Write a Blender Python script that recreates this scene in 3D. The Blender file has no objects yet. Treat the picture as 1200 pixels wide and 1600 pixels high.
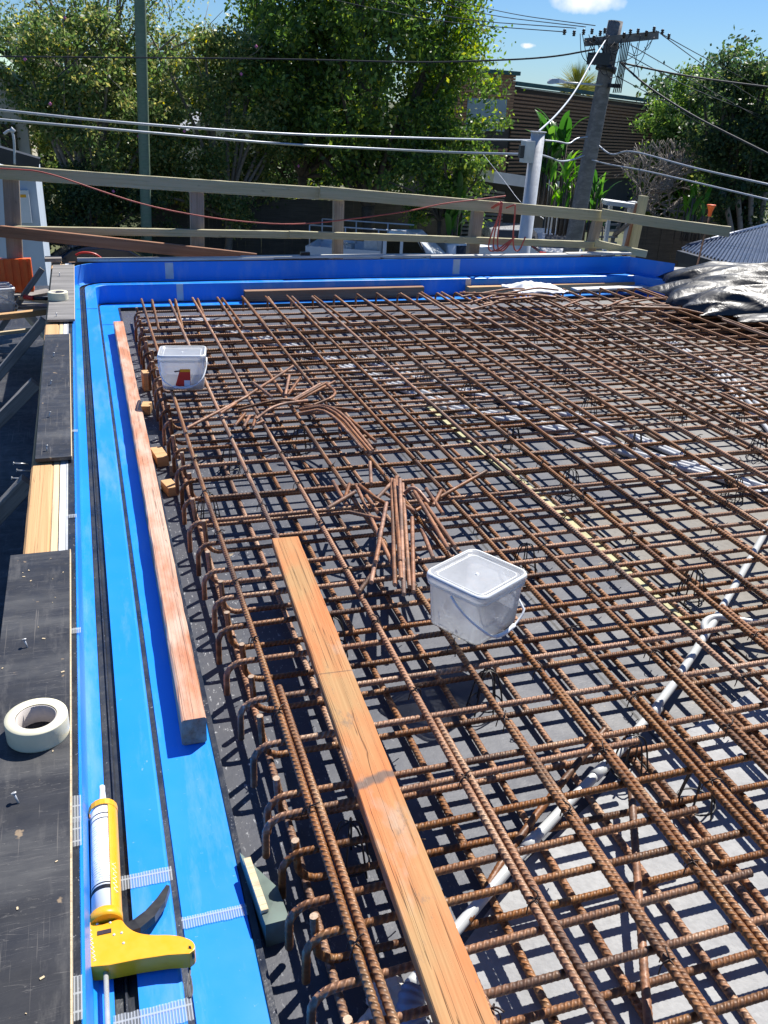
import bpy, bmesh, math, random
import numpy as np
from mathutils import Vector, Matrix, noise as mn
rad=math.radians
scene=bpy.context.scene
col=scene.collection
rnd=random.Random(7)

# ------------------------------------------------------------------ camera
F=1400.0
SC=0.70                       # the deck is modelled 1:0.75 and scaled to true size below
ZT=.185; KS=(1.84-ZT)/(1.84-.267)   # top of the mesh
CH=1.84*SC                    # lens height above the deck
def _setup():
    Y=Vector((108-600,125-800,F)).normalized()
    h=Vector((1,0.045,0))
    up=Y.cross(h).normalized()
    if up.y>0: up=-up
    X=Y.cross(up).normalized()
    if X.x<0: X=-X
    return Matrix((X,Y,up))
R=_setup()
CAMZ=[1.84]
def ray(px,py): return R@Vector((px-600,py-800,F))
def P(px,py,z):
    d=ray(px,py); t=(z-CAMZ[0])/d.z; return Vector((0,0,CAMZ[0]))+d*t
def at(px,py,Y):
    d=ray(px,py); t=Y/d.y; return Vector((0,0,CAMZ[0]))+d*t
cd=bpy.data.cameras.new('camera'); cam=bpy.data.objects.new('camera',cd); col.objects.link(cam)
cr=R@Vector((1,0,0)); cu=R@Vector((0,-1,0)); cb=R@Vector((0,0,-1))
cam.matrix_world=Matrix(((cr.x,cu.x,cb.x,0),(cr.y,cu.y,cb.y,0),(cr.z,cu.z,cb.z,CH),(0,0,0,1)))
cd.sensor_fit='HORIZONTAL'; cd.sensor_width=36; cd.lens=F/1200*36
cd.clip_start=0.05; cd.clip_end=3000
scene.camera=cam

# ------------------------------------------------------------------ light
SUN_EL=rad(54.5); SUN_AZ=rad(50.5)          # azimuth from +Y towards +X
w=bpy.data.worlds.new('World'); scene.world=w; w.use_nodes=True
nt=w.node_tree; nt.nodes.clear()
wo=nt.nodes.new('ShaderNodeOutputWorld'); bg=nt.nodes.new('ShaderNodeBackground')
sky=nt.nodes.new('ShaderNodeTexSky'); sky.sky_type='NISHITA'; sky.sun_disc=False
sky.sun_elevation=SUN_EL; sky.sun_rotation=SUN_AZ; sky.air_density=1.0; sky.dust_density=0.0; sky.ozone_density=1.5
bg.inputs['Strength'].default_value=0.062
tc=nt.nodes.new('ShaderNodeTexCoord')
def wcloud(prev,px,py,sx,sy,seed):
    d=ray(px,py).normalized(); dx=ray(px+100,py).normalized()-d; dx.normalize(); dy=d.cross(dx).normalized()
    L=nt.links
    def dot(v):
        n=nt.nodes.new('ShaderNodeVectorMath'); n.operation='DOT_PRODUCT'; n.inputs[1].default_value=v; L.new(tc.outputs['Generated'],n.inputs[0]); return n.outputs['Value']
    def m(op,a,b,c=None):
        n=nt.nodes.new('ShaderNodeMath'); n.operation=op
        for i,q in enumerate((a,b,c)):
            if q is None: continue
            if isinstance(q,(int,float)): n.inputs[i].default_value=q
            else: L.new(q,n.inputs[i])
        return n.outputs[0]
    u=m('DIVIDE',dot(dx),sx); v=m('DIVIDE',dot(dy),sy)
    r2=m('ADD',m('MULTIPLY',u,u),m('MULTIPLY',v,v))
    nz=nt.nodes.new('ShaderNodeTexNoise'); nz.inputs['Scale'].default_value=42+seed; nz.inputs['Detail'].default_value=6
    L.new(tc.outputs['Generated'],nz.inputs['Vector'])
    f=m('SUBTRACT',m('MULTIPLY_ADD',nz.outputs['Fac'],2.6,-0.3),r2)
    f=m('MULTIPLY',m('MAXIMUM',m('GREATER_THAN',dot(d),0.5),0.0),m('MINIMUM',m('MAXIMUM',m('MULTIPLY',f,1.0),0.0),1.0))
    mix=nt.nodes.new('ShaderNodeMix'); mix.data_type='RGBA'; mix.inputs['B'].default_value=(11,11.3,11.8,1)
    L.new(f,mix.inputs['Factor']); L.new(prev,mix.inputs['A']); return mix.outputs['Result']
gm=nt.nodes.new('ShaderNodeGamma'); gm.inputs['Gamma'].default_value=1.0
tint=nt.nodes.new('ShaderNodeMix'); tint.data_type='RGBA'; tint.blend_type='MULTIPLY'; tint.inputs['Factor'].default_value=1; tint.inputs['B'].default_value=(.50,.74,1.10,1)
nt.links.new(sky.outputs[0],tint.inputs['A']); nt.links.new(tint.outputs['Result'],gm.inputs['Color'])
o=wcloud(gm.outputs[0],868,-2,0.036,0.013,0)
o=wcloud(o,775,71,0.009,0.0028,60)
nt.links.new(o,bg.inputs['Color']); nt.links.new(bg.outputs[0],wo.inputs['Surface'])
sd=Vector((math.sin(SUN_AZ)*math.cos(SUN_EL),math.cos(SUN_AZ)*math.cos(SUN_EL),math.sin(SUN_EL)))
sl=bpy.data.lights.new('sun','SUN'); sl.energy=5.0; sl.angle=rad(0.5); sl.color=(1,0.955,0.88)
so=bpy.data.objects.new('sun',sl); col.objects.link(so); so.rotation_euler=sd.to_track_quat('Z','Y').to_euler(); so.location=(20,15,30)
scene.view_settings.view_transform='Standard'; scene.view_settings.look='None'
scene.view_settings.exposure=0.68; scene.view_settings.gamma=1
scene.cycles.max_bounces=8; scene.cycles.transparent_max_bounces=24

# ------------------------------------------------------------------ materials
class MT:
    def __init__(s,name):
        s.m=bpy.data.materials.new(name); s.m.use_nodes=True; s.nt=s.m.node_tree
        s.b=s.nt.nodes['Principled BSDF']; s.out=s.nt.nodes['Material Output']
        s.co=s.nt.nodes.new('ShaderNodeTexCoord').outputs['Object']
    def n(s,t,**k):
        q=s.nt.nodes.new(t)
        for a,b in k.items(): setattr(q,a,b)
        return q
    def l(s,a,b): s.nt.links.new(a,b)
    def mapv(s,scale,loc=(0,0,0),rot=(0,0,0),perobj=True):
        q=s.n('ShaderNodeMapping'); q.inputs['Scale'].default_value=scale; q.inputs['Rotation'].default_value=rot
        s.l(s.co,q.inputs['Vector'])
        if perobj:
            oi=s.n('ShaderNodeObjectInfo'); mu=s.n('ShaderNodeMath',operation='MULTIPLY'); mu.inputs[1].default_value=57.0
            s.l(oi.outputs['Random'],mu.inputs[0]); s.l(mu.outputs[0],q.inputs['Location'])
        else: q.inputs['Location'].default_value=loc
        return q.outputs[0]
    def noise(s,scale,detail=4,vec=None,rough=.55,dist=0):
        q=s.n('ShaderNodeTexNoise'); q.inputs['Scale'].default_value=scale; q.inputs['Detail'].default_value=detail
        q.inputs['Roughness'].default_value=rough; q.inputs['Distortion'].default_value=dist
        s.l(vec if vec is not None else s.co,q.inputs['Vector']); return q.outputs['Fac']
    def ramp(s,f,stops,const=False):
        q=s.n('ShaderNodeValToRGB'); e=q.color_ramp.elements
        if const: q.color_ramp.interpolation='CONSTANT'
        for i,(p,c) in enumerate(stops):
            x=e[i] if i<2 else e.new(p)
            x.position=p; x.color=(c[0],c[1],c[2],1) if isinstance(c,(tuple,list)) else (c,c,c,1)
        s.l(f,q.inputs['Fac']); return q.outputs['Color']
    def mix(s,f,a,b,bt='MIX'):
        q=s.n('ShaderNodeMix',data_type='RGBA',blend_type=bt)
        for k,v in (('Factor',f),('A',a),('B',b)):
            if isinstance(v,(int,float)): q.inputs[k].default_value=v
            elif isinstance(v,(tuple,list)): q.inputs[k].default_value=(v[0],v[1],v[2],1)
            else: s.l(v,q.inputs[k])
        return q.outputs['Result']
    def math(s,op,a,b=0.0,c=None):
        q=s.n('ShaderNodeMath',operation=op)
        for i,v in enumerate((a,b,c)):
            if v is None: continue
            if isinstance(v,(int,float)): q.inputs[i].default_value=v
            else: s.l(v,q.inputs[i])
        return q.outputs[0]
    def bump(s,h,dist=.002,st=1.0):
        q=s.n('ShaderNodeBump'); q.inputs['Strength'].default_value=st; q.inputs['Distance'].default_value=dist
        s.l(h,q.inputs['Height']); s.l(q.outputs[0],s.b.inputs['Normal'])
    def set(s,**k):
        for a,v in k.items():
            a={'base':'Base Color','rough':'Roughness','metal':'Metallic','alpha':'Alpha','trans':'Transmission Weight','spec':'Specular IOR Level','emit':'Emission Color','estr':'Emission Strength','coat':'Coat Weight','ior':'IOR'}[a]
            if isinstance(v,(int,float)): s.b.inputs[a].default_value=v
            elif isinstance(v,(tuple,list)): s.b.inputs[a].default_value=(v[0],v[1],v[2],1)
            else: s.l(v,s.b.inputs[a])
        return s.m
def simple(name,c,rough=.6,metal=0,var=.15,sc=6,bump=0.0,spec=.5):
    t=MT(name); f=t.noise(sc,5)
    a=[max(0,x*(1-var)) for x in c]; b=[min(1,x*(1+var)) for x in c]
    t.set(base=t.ramp(f,[(.3,a),(.7,b)]),metal=metal,spec=spec)
    g=t.noise(sc*4,4); t.set(rough=t.ramp(g,[(.3,max(.02,rough-.08)),(.7,min(1,rough+.08))]))
    if bump: t.bump(t.noise(sc*5,6),bump)
    return t.m
def wood(name,c1,c2,patch=None,pamt=.5,crack=.35,rough=.75,grain=1.0,dark=(.06,.035,.02),pscale=3):
    t=MT(name)
    v=t.mapv((.6,28*grain,28*grain)); v2=t.mapv((.4,60*grain,60*grain)); vp=t.mapv((1,3,3))
    g=t.noise(2.2,6,v,dist=.6); g2=t.noise(3,4,v2)
    c=t.ramp(g,[(.3,c1),(.7,c2)])
    c=t.mix(t.ramp(g2,[(.45,0.0),(.75,.22)]),c,[x*.6 for x in c1])
    if patch:
        pf=t.noise(pscale,5,vp); c=t.mix(t.ramp(pf,[(.5-.14*pamt,0.0),(.62,.8*pamt+.1)]),c,patch)
    vc=t.mapv((.25,36*grain,36*grain)); cf=t.noise(1.6,2,vc,dist=.3)
    ck=t.ramp(cf,[(.0,1.0),(.30+.0*crack,0.0)])
    cr=t.ramp(cf,[(.492,0.0),(.5,crack*.7),(.508,0.0)])
    c=t.mix(cr,c,dark)
    st=t.noise(9,3,t.mapv((1,2.2,2.2)))
    c=t.mix(t.ramp(st,[(.66,0.0),(.74,.45)]),c,[x*.45 for x in c1])
    t.set(base=c,rough=rough); h=t.math('SUBTRACT',g,t.math('MULTIPLY',cr,1.5)); t.bump(h,.0016)
    return t.m
M={}
M['blue']=(lambda t:(t.set(base=t.mix(t.math('ADD',t.ramp(t.noise(90,3),[(.70,0.0),(.76,.25)]),t.ramp(t.noise(2.4,8,t.mapv((3,.5,1),perobj=False),.7),[(.50,0.0),(.72,.22)])),t.ramp(t.noise(1.3,3),[(.3,(.008,.225,.76)),(.7,(.012,.245,.80))]),(.5,.55,.6)),rough=t.ramp(t.noise(7,5),[(.3,.30),(.7,.42)]),spec=.45),t.bump(t.noise(2.5,2),.004,.35),t.m)[-1])(MT('blue_liner'))
M['blacktape']=(lambda t:(t.set(base=t.mix(t.ramp(t.noise(130,2),[(.68,0.0),(.74,.6)]),t.ramp(t.noise(12,4,t.mapv((1,1,1),perobj=False)),[(.3,(.010,.013,.022)),(.7,(.03,.035,.045))]),(.35,.36,.38)),rough=t.ramp(t.noise(9,4),[(.35,.22),(.65,.5)])),t.bump(t.noise(30,4),.002),t.m)[-1])(MT('black_sealant'))
def rebar_mat(name,a,b,c,metal=.12,ribs=True):
    t=MT(name); oi=t.n('ShaderNodeObjectInfo')
    v=t.mapv((3,20,20)); f=t.noise(2.0,5,v); g=t.noise(140,3)
    base=t.ramp(f,[(.28,a),(.52,b),(.75,c)])
    base=t.mix(t.ramp(g,[(.35,0.35),(.65,0.0)]),base,(.03,.015,.010))
    pt=t.noise(1.0,4,t.mapv((1.6,6,6)),.6); base=t.mix(t.ramp(pt,[(.38,.75),(.50,0.0)]),base,(.085,.045,.028)); base=t.mix(t.ramp(pt,[(.56,0.0),(.66,.7)]),base,(.42,.16,.045))
    hs=t.n('ShaderNodeHueSaturation'); t.l(base,hs.inputs['Color'])
    t.l(t.math('MULTIPLY_ADD',oi.outputs['Random'],.6,.65),hs.inputs['Value'])
    t.l(t.math('MULTIPLY_ADD',oi.outputs['Random'],-.35,1.08),hs.inputs['Saturation'])
    col_=hs.outputs[0]
    if ribs:
        sx=t.n('ShaderNodeSeparateXYZ'); t.l(t.co,sx.inputs[0])
        an=t.math('ARCTAN2',sx.outputs['Z'],sx.outputs['Y']); ph=t.math('ADD',t.math('MULTIPLY',sx.outputs['X'],2*math.pi/.0165),t.math('MULTIPLY',an,2.0))
        wv=t.math('MULTIPLY_ADD',t.math('COSINE',ph),.5,.5); wv=t.math('POWER',wv,1.6)
        col_=t.mix(t.math('MULTIPLY',t.math('SUBTRACT',1.0,wv),.46),col_,(.035,.017,.010))  # groove shade between the ribs painted into the rust colour
        t.bump(t.math('ADD',wv,t.math('MULTIPLY',g,.25)),.0022,.9)
    else: t.bump(g,.0006)
    t.set(base=col_,rough=t.ramp(f,[(.3,.62),(.75,.40)]),metal=metal); return t.m
M['rebar']=rebar_mat('rusty_rebar',(.22,.075,.018),(.44,.18,.052),(.60,.38,.20))
M['rebar_orange']=rebar_mat('fresh_rust_rebar',(.16,.055,.016),(.34,.125,.038),(.46,.23,.10),.05,False)
M['wire']=simple('tie_wire',(.05,.035,.03),.5,.5,.4,40)
M['chair']=simple('black_chair_wire',(.02,.02,.02),.45,0,.3,20)
M['cutend']=simple('cut_steel',(.42,.31,.22),.5,.3,.25,200)
M['orange_wood']=wood('orange_plank',(.45,.25,.09),(.55,.35,.15),(.62,.19,.05),.9,.8,pscale=2.6)
def plankm():
    m_=wood('orange_plank_marked',(.36,.19,.07),(.45,.265,.11),(.52,.155,.04),.9,.8,pscale=2.6); nt_=m_.node_tree; b_=nt_.nodes['Principled BSDF']
    t=MT.__new__(MT); t.m=m_; t.nt=nt_; t.b=b_; t.co=[n for n in nt_.nodes if n.type=='TEX_COORD'][0].outputs['Object']
    src=b_.inputs['Base Color'].links[0].from_socket; sx=t.n('ShaderNodeSeparateXYZ'); t.l(t.co,sx.inputs[0])
    x=t.math('ADD',sx.outputs['X'],t.math('MULTIPLY',t.noise(18,4),.05)); x=t.math('ADD',x,t.math('MULTIPLY',sx.outputs['Y'],.25))
    base=t.mix(t.ramp(t.math('ABSOLUTE',t.math('SUBTRACT',x,1.46)),[(.010,.85),(.022,0.0)]),src,(.10,.08,.07))
    base=t.mix(t.ramp(t.math('ABSOLUTE',t.math('SUBTRACT',sx.outputs['X'],.95)),[(.0012,.8),(.003,0.0)]),base,(.08,.05,.03))
    g=t.noise(2.3,6,t.mapv((1,2.5,2.5)),.6); base=t.mix(t.ramp(g,[(.56,0.0),(.68,.6)]),base,(.42,.37,.31))
    g2=t.noise(5,6,t.mapv((1,2,2)),.7); base=t.mix(t.ramp(g2,[(.63,0.0),(.69,.6)]),base,(.16,.12,.09))
    t.l(base,b_.inputs['Base Color']); return m_
M['plank']=plankm()
M['red_wood']=wood('red_primed_timber',(.43,.16,.08),(.54,.24,.13),(.60,.46,.36),.75,.7,pscale=3.5)
M['raw_wood']=wood('raw_pine',(.50,.28,.12),(.62,.39,.19),None,.5,.4)
M['pale_wood']=wood('pale_pine',(.58,.45,.27),(.70,.57,.38),None,.4,.3)
M['brown_wood']=wood('brown_timber',(.22,.11,.055),(.33,.18,.10),(.36,.22,.14),.4,.5)
M['rust_wood']=wood('rust_brown_timber',(.25,.11,.055),(.36,.18,.10),None,.4,.5)
M['grey_wood']=wood('grey_weathered_timber',(.20,.18,.16),(.33,.30,.27),(.12,.11,.10),.5,.7)
M['dark_wood']=wood('dark_formwork_timber',(.22,.21,.20),(.36,.35,.33),(.12,.12,.125),.5,.6)
M['treated']=wood('treated_pine_rail',(.36,.34,.19),(.50,.46,.29),(.50,.42,.26),.4,.3)
M['rim_pale']=wood('pale_rim_board',(.55,.53,.48),(.72,.70,.65),(.40,.38,.34),.4,.4)
M['post_wood']=wood('grey_post_timber',(.24,.20,.16),(.36,.31,.26),(.17,.145,.12),.5,.5)
M['pole_wood']=wood('old_pole_timber',(.17,.155,.145),(.30,.275,.26),(.11,.10,.095),.6,.7,grain=.25)
M['green_pole']=wood('green_pole_paint',(.13,.20,.13),(.19,.27,.18),(.22,.25,.19),.3,.2,grain=.3)
def formply():
    t=MT('black_film_plywood')
    v=t.mapv((.35,1.6,1)); a=t.noise(3.5,8,v,.65); b=t.noise(24,5); c=t.noise(7,7,t.mapv((2.5,.5,1)),.7)
    base=t.ramp(a,[(.3,(.012,.013,.017)),(.5,(.024,.026,.033)),(.72,(.085,.086,.088))])
    base=t.mix(t.ramp(c,[(.55,0.0),(.72,.5)]),base,(.13,.125,.12)); sc_=t.noise(30,3,t.mapv((.12,1.6,1)),.5,1.2); base=t.mix(t.ramp(sc_,[(.495,0.0),(.5,.5),(.505,0.0)]),base,(.2,.19,.18)); kb=t.noise(26,3,t.mapv((1,1,1)),.5); base=t.mix(t.ramp(kb,[(.70,0.0),(.74,.8)]),base,(.30,.22,.14))
    wv=t.noise(2.2,3,t.mapv((90,1.2,1)),.5); base=t.mix(t.ramp(wv,[(.66,0.0),(.70,.4)]),base,(.22,.2,.18))
    t.set(base=base,rough=t.ramp(b,[(.3,.42),(.7,.62)]),spec=.4); t.bump(a,.0025); return t.m
M['formply']=formply()
def fardark():
    t=MT('worn_film_plywood')
    a=t.noise(2.5,8,t.mapv((.6,6,1)),.7); base=t.ramp(a,[(.3,(.10,.095,.09)),(.55,(.22,.21,.20)),(.8,(.36,.35,.33))])
    t.set(base=base,rough=.6); t.bump(a,.002); return t.m
M['worn_ply']=fardark()
def deckm():
    t=MT('deck_sheet'); sx=t.n('ShaderNodeSeparateXYZ'); t.l(t.co,sx.inputs[0])
    x=sx.outputs['X']; y=sx.outputs['Y']
    a=t.noise(1.1,7,None,.62); b=t.noise(9,7,None,.7); s=t.noise(160,3)
    base=t.ramp(a,[(.3,(.045,.050,.068)),(.5,(.075,.081,.102)),(.72,(.125,.132,.15))])
    warm=t.math('ADD',t.math('MULTIPLY',x,.5),t.math('MULTIPLY',y,-.25)); warm=t.math('ADD',warm,t.math('MULTIPLY',a,1.1))
    base=t.mix(t.ramp(warm,[(.75,0.0),(1.0,1.0)]),base,t.ramp(b,[(.3,(.12,.118,.118)),(.7,(.19,.186,.18))]))
    # darker edge beside the liner with pale spray
    edge=t.math('ADD',x,t.math('MULTIPLY',a,-.6)); ef=t.ramp(edge,[(.0,1.0),(.32,0.0)])
    base=t.mix(t.math('MULTIPLY',ef,.6),base,(.035,.038,.050))
    sp=t.ramp(t.noise(75,4,t.mapv((1,.45,1),perobj=False),.7),[(.60,0.0),(.66,1.0)])
    yy=t.math('MULTIPLY',t.ramp(t.math('MULTIPLY',y,.1),[(.13,0.25),(.25,.9),(.55,1.0),(.75,.6)]),sp)
    base=t.mix(t.math('MULTIPLY',yy,t.ramp(x,[(.45,1.0),(.9,.05)])),base,(.42,.43,.45))
    base=t.mix(t.ramp(s,[(.69,0.0),(.73,.5)]),base,(.45,.44,.42))
    base=t.mix(t.ramp(t.noise(14,3,None,.5),[(.70,0.0),(.735,.7)]),base,(.42,.33,.20))
    # sheet joints
    br=t.n('ShaderNodeTexBrick'); br.offset=0; br.inputs['Scale'].default_value=1; br.inputs['Brick Width'].default_value=1.6; br.inputs['Row Height'].default_value=3.2
    br.inputs['Mortar Size'].default_value=.006; br.inputs['Color1'].default_value=(.85,.85,.85,1); br.inputs['Color2'].default_value=(1.12,1.12,1.12,1); br.inputs['Mortar'].default_value=(.15,.15,.15,1)
    t.l(t.co,br.inputs['Vector']); base=t.mix(1.0,base,br.outputs['Color'],'MULTIPLY')
    t.set(base=base,rough=t.ramp(b,[(.3,.40),(.65,.66)]),spec=.5); t.bump(b,.003,.6); return t.m
M['deck']=deckm()
def conc(name,a,b,r=.8):
    t=MT(name); f=t.noise(3,8,None,.65); g=t.noise(60,4)
    base=t.ramp(f,[(.3,a),(.7,b)]); base=t.mix(t.ramp(g,[(.35,.25),(.6,0.0)]),base,[x*.6 for x in a])
    t.set(base=base,rough=r); t.bump(t.noise(35,6),.003); return t.m
M['white_board']=conc('pale_cement_sheet',(.27,.275,.285),(.38,.385,.39))
M['taupe_conc']=conc('grey_cement_sheet',(.17,.16,.145),(.25,.235,.21))
M['yellow']=conc('pale_yellow_strip',(.40,.38,.20),(.50,.48,.29))
M['concrete']=conc('concrete',(.30,.29,.27),(.42,.41,.39))
M['rubble']=conc('pale_rubble',(.50,.48,.43),(.66,.64,.60))
M['asphalt']=conc('asphalt',(.040,.040,.042),(.065,.065,.065))
def grassm():
    t=MT('ground'); f=t.noise(.25,8,None,.65); g=t.noise(3,5)
    base=t.ramp(f,[(.35,(.035,.055,.018)),(.5,(.07,.085,.03)),(.65,(.11,.095,.055))]); base=t.mix(t.ramp(g,[(.35,.4),(.6,0.0)]),base,(.02,.03,.01))
    t.set(base=base,rough=.9); t.bump(g,.05); return t.m
M['ground']=grassm()
M['pvc']=simple('grey_pvc',(.50,.52,.52),.35,0,.08,5)
M['conduit']=simple('pale_grey_conduit',(.55,.57,.60),.35,0,.1,5)
M['corr']=simple('blue_grey_corrugated_hose',(.20,.24,.32),.4)
M['white']=simple('white_paint',(.72,.74,.76),.5,0,.06,3)
M['creamwall']=simple('cream_wall',(.62,.58,.48),.7,0,.1,2)
M['paleblue']=simple('pale_blue_wall',(.50,.58,.68),.6,0,.08,2)
M['black']=simple('black_plastic',(.015,.015,.017),.4,0,.3,10)
M['gutter']=simple('dark_gutter',(.025,.027,.035),.4,0,.2,4)
M['steel']=simple('galvanised_steel',(.56,.58,.60),.45,.25,.12,9)
M['rod']=simple('bright_steel_rod',(.62,.63,.64),.30,.45,.08,20)
M['teal']=simple('teal_roof_edge',(.03,.10,.10),.5,0,.2,3)
M['greenroof']=simple('green_metal_roof',(.30,.42,.33),.5,.1,.1,3)
M['roofmetal']=simple('blue_black_roof',(.055,.075,.125),.34,.35,.12,3)
M['slat']=wood('brown_slats',(.30,.165,.095),(.42,.25,.15),None,.4,.3,grain=.4)
M['darkslat']=simple('dark_slats',(.05,.05,.05),.6,0,.2,3)
M['greyslat']=simple('grey_slats',(.30,.31,.32),.55,0,.15,3)
M['fence']=wood('dark_fence',(.07,.062,.05),(.12,.105,.085),None,.4,.4,grain=.3)
M['glass']=simple('window_glass',(.30,.40,.48),.12,0,.1,2)
M['darkglass']=simple('dark_glass',(.012,.015,.02),.08,0,.2,2)
M['yellowp']=simple('yellow_plastic',(.80,.37,.010),.38,0,.05,12)
M['yellowd']=simple('scuffed_yellow',(.72,.43,.10),.5,0,.15,30)
M['tape_white']=simple('cream_tape',(.78,.74,.55),.4,0,.05,20)
M['core']=simple('cardboard_core',(.50,.46,.43),.8,0,.1,30)
M['orangep']=simple('orange_plastic',(.85,.14,.02),.5,0,.1,6)
M['redhose']=simple('red_hose',(.42,.075,.055),.5,0,.2,6)
M['redpaint']=simple('red_plastic',(.60,.03,.02),.4,0,.1,6)
M['carwhite']=simple('white_car_paint',(.68,.72,.76),.2,0,.04,3)
M['carblack']=simple('black_car_paint',(.010,.014,.030),.1,0,.1,3)
M['carsilver']=simple('silver_car_paint',(.45,.46,.48),.25,.2,.05,3)
M['carblue']=simple('dark_blue_car_paint',(.06,.09,.16),.15,0,.1,3)
M['tyre']=simple('tyre',(.02,.02,.02),.8)
M['redlamp']=simple('red_lamp',(.5,.02,.015),.2)
M['bark']=wood('bark',(.07,.055,.042),(.15,.12,.095),None,.4,.6,grain=.3)
M['palebark']=wood('pale_bark',(.20,.17,.145),(.32,.28,.24),None,.4,.4,grain=.3)
M['cable']=simple('silver_cable',(.42,.45,.50),.45,.3,.1,20)
M['blackcable']=simple('black_cable',(.02,.022,.028),.6)
M['porcelain']=simple('brown_insulator',(.05,.035,.04),.3)
M['cloth']=simple('white_cloth',(.75,.78,.82),.9,0,.05,10)
def tarpm():
    t=MT('black_plastic_sheet'); f=t.noise(5,5); t.set(base=t.ramp(f,[(.3,(.010,.012,.016)),(.7,(.022,.025,.032))]),rough=t.ramp(t.noise(9,4),[(.3,.40),(.7,.58)]),spec=.45)
    t.bump(t.noise(5,4,None,.5,1.5),.02,.6); return t.m
M['tarp']=tarpm()
def silverm():
    t=MT('silvery_plastic_sheet'); f=t.noise(4,5); t.set(base=t.ramp(f,[(.5,(.009,.010,.013)),(.85,(.03,.032,.036))]),rough=.46,metal=.0,spec=.7); t.bump(t.noise(3.5,4,None,.5,1.5),.03,.6); return t.m
M['silver']=silverm()
def clearp():
    t=MT('clear_bucket_plastic'); nt_=t.nt
    tr=t.n('ShaderNodeBsdfTransparent'); tr.inputs[0].default_value=(.93,.95,.97,1)
    tl=t.n('ShaderNodeBsdfTranslucent'); tl.inputs[0].default_value=(.88,.90,.92,1)
    df=t.n('ShaderNodeBsdfDiffuse'); df.inputs[0].default_value=(.80,.83,.86,1)
    gl=t.n('ShaderNodeBsdfGlossy'); gl.inputs['Roughness'].default_value=.25
    a=t.n('ShaderNodeMixShader'); a.inputs[0].default_value=.5; t.l(tl.outputs[0],a.inputs[1]); t.l(df.outputs[0],a.inputs[2])
    f=t.ramp(t.noise(8,5,None,.6),[(.35,.62),(.7,.82)])
    b=t.n('ShaderNodeMixShader'); t.l(f,b.inputs[0]); t.l(tr.outputs[0],b.inputs[1]); t.l(a.outputs[0],b.inputs[2])
    fr=t.n('ShaderNodeFresnel'); fr.inputs[0].default_value=1.45
    c=t.n('ShaderNodeMixShader'); t.l(fr.outputs[0],c.inputs[0]); t.l(b.outputs[0],c.inputs[1]); t.l(gl.outputs[0],c.inputs[2])
    t.l(c.outputs[0],t.out.inputs['Surface']); return t.m
M['clear']=clearp()
M['milky']=simple('milky_plastic',(.72,.75,.78),.35,0,.05,10)
def fibre():
    t=MT('reinforced_clear_tape'); sx=t.n('ShaderNodeSeparateXYZ'); t.l(t.co,sx.inputs[0])
    s1=t.math('SINE',t.math('MULTIPLY',sx.outputs['X'],1050.0)); s2=t.math('SINE',t.math('MULTIPLY',sx.outputs['Y'],170.0))
    f=t.math('MAXIMUM',t.ramp(s1,[(.45,0.0),(.75,1.0)]),t.ramp(s2,[(.90,0.0),(.97,.8)]))
    f=t.math('MULTIPLY_ADD',f,.50,.22)
    t.set(base=(.50,.53,.56),rough=.25,alpha=f); return t.m
M['fibre']=fibre()
def leafm(name,stops,rough=.45,transl=.45):
    t=MT(name); g=t.n('ShaderNodeNewGeometry')
    c=t.ramp(g.outputs['Random Per Island'],stops,True)
    t.set(base=c,rough=rough,spec=.4)
    tl=t.n('ShaderNodeBsdfTranslucent'); hs=t.n('ShaderNodeHueSaturation'); hs.inputs['Value'].default_value=1.5; hs.inputs['Saturation'].default_value=1.15; t.l(c,hs.inputs['Color']); t.l(hs.outputs[0],tl.inputs[0])
    mx=t.n('ShaderNodeMixShader'); mx.inputs[0].default_value=transl; t.l(t.b.outputs[0],mx.inputs[1]); t.l(tl.outputs[0],mx.inputs[2]); t.l(mx.outputs[0],t.out.inputs['Surface']); return t.m
M['leaf_dark']=leafm('dark_green_leaves',[(0,(0.069,0.127,0.039)),(.3,(0.114,0.192,0.047)),(.6,(0.170,0.268,0.060)),(.85,(0.286,0.368,0.073)),(.97,(0.600,0.566,0.087))])
M['leaf_olive']=leafm('olive_leaves',[(0,(0.086,0.146,0.049)),(.3,(0.146,0.220,0.073)),(.6,(0.244,0.293,0.110)),(.82,(0.415,0.390,0.146)),(.965,(0.600,0.512,0.073)),(.988,(0.600,0.600,0.244))])
M['leaf_bright']=leafm('yellow_green_leaves',[(0,(0.099,0.182,0.024)),(.4,(0.182,0.281,0.033)),(.75,(0.330,0.396,0.050)),(.93,(0.495,0.528,0.083))])
M['leaf_conifer']=leafm('dense_green_leaves',[(0,(0.083,0.151,0.045)),(.35,(0.131,0.221,0.054)),(.7,(0.224,0.318,0.073)),(.92,(0.370,0.441,0.112))])
M['leaf_black']=leafm('deep_green_leaves',[(0,(0.036,0.072,0.032)),(.4,(0.068,0.111,0.043)),(.8,(0.119,0.167,0.059)),(.96,(0.262,0.278,0.085))])
M['leaf_banana']=leafm('broad_green_leaves',[(0,(0.046,0.130,0.026)),(.5,(0.072,0.182,0.033)),(.8,(0.130,0.260,0.052))],.35)
M['leaf_lime']=leafm('bright_broad_leaves',[(0,(0.084,0.228,0.024)),(.5,(0.144,0.324,0.036)),(.8,(0.216,0.396,0.060))],.35,.45)
M['leaf_palm']=leafm('yellow_palm_leaves',[(0,(0.210,0.240,0.045)),(.5,(0.360,0.375,0.075)),(.8,(0.495,0.450,0.120))])
M['pinkflower']=simple('pink_flower',(.65,.18,.40),.6)

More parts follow.
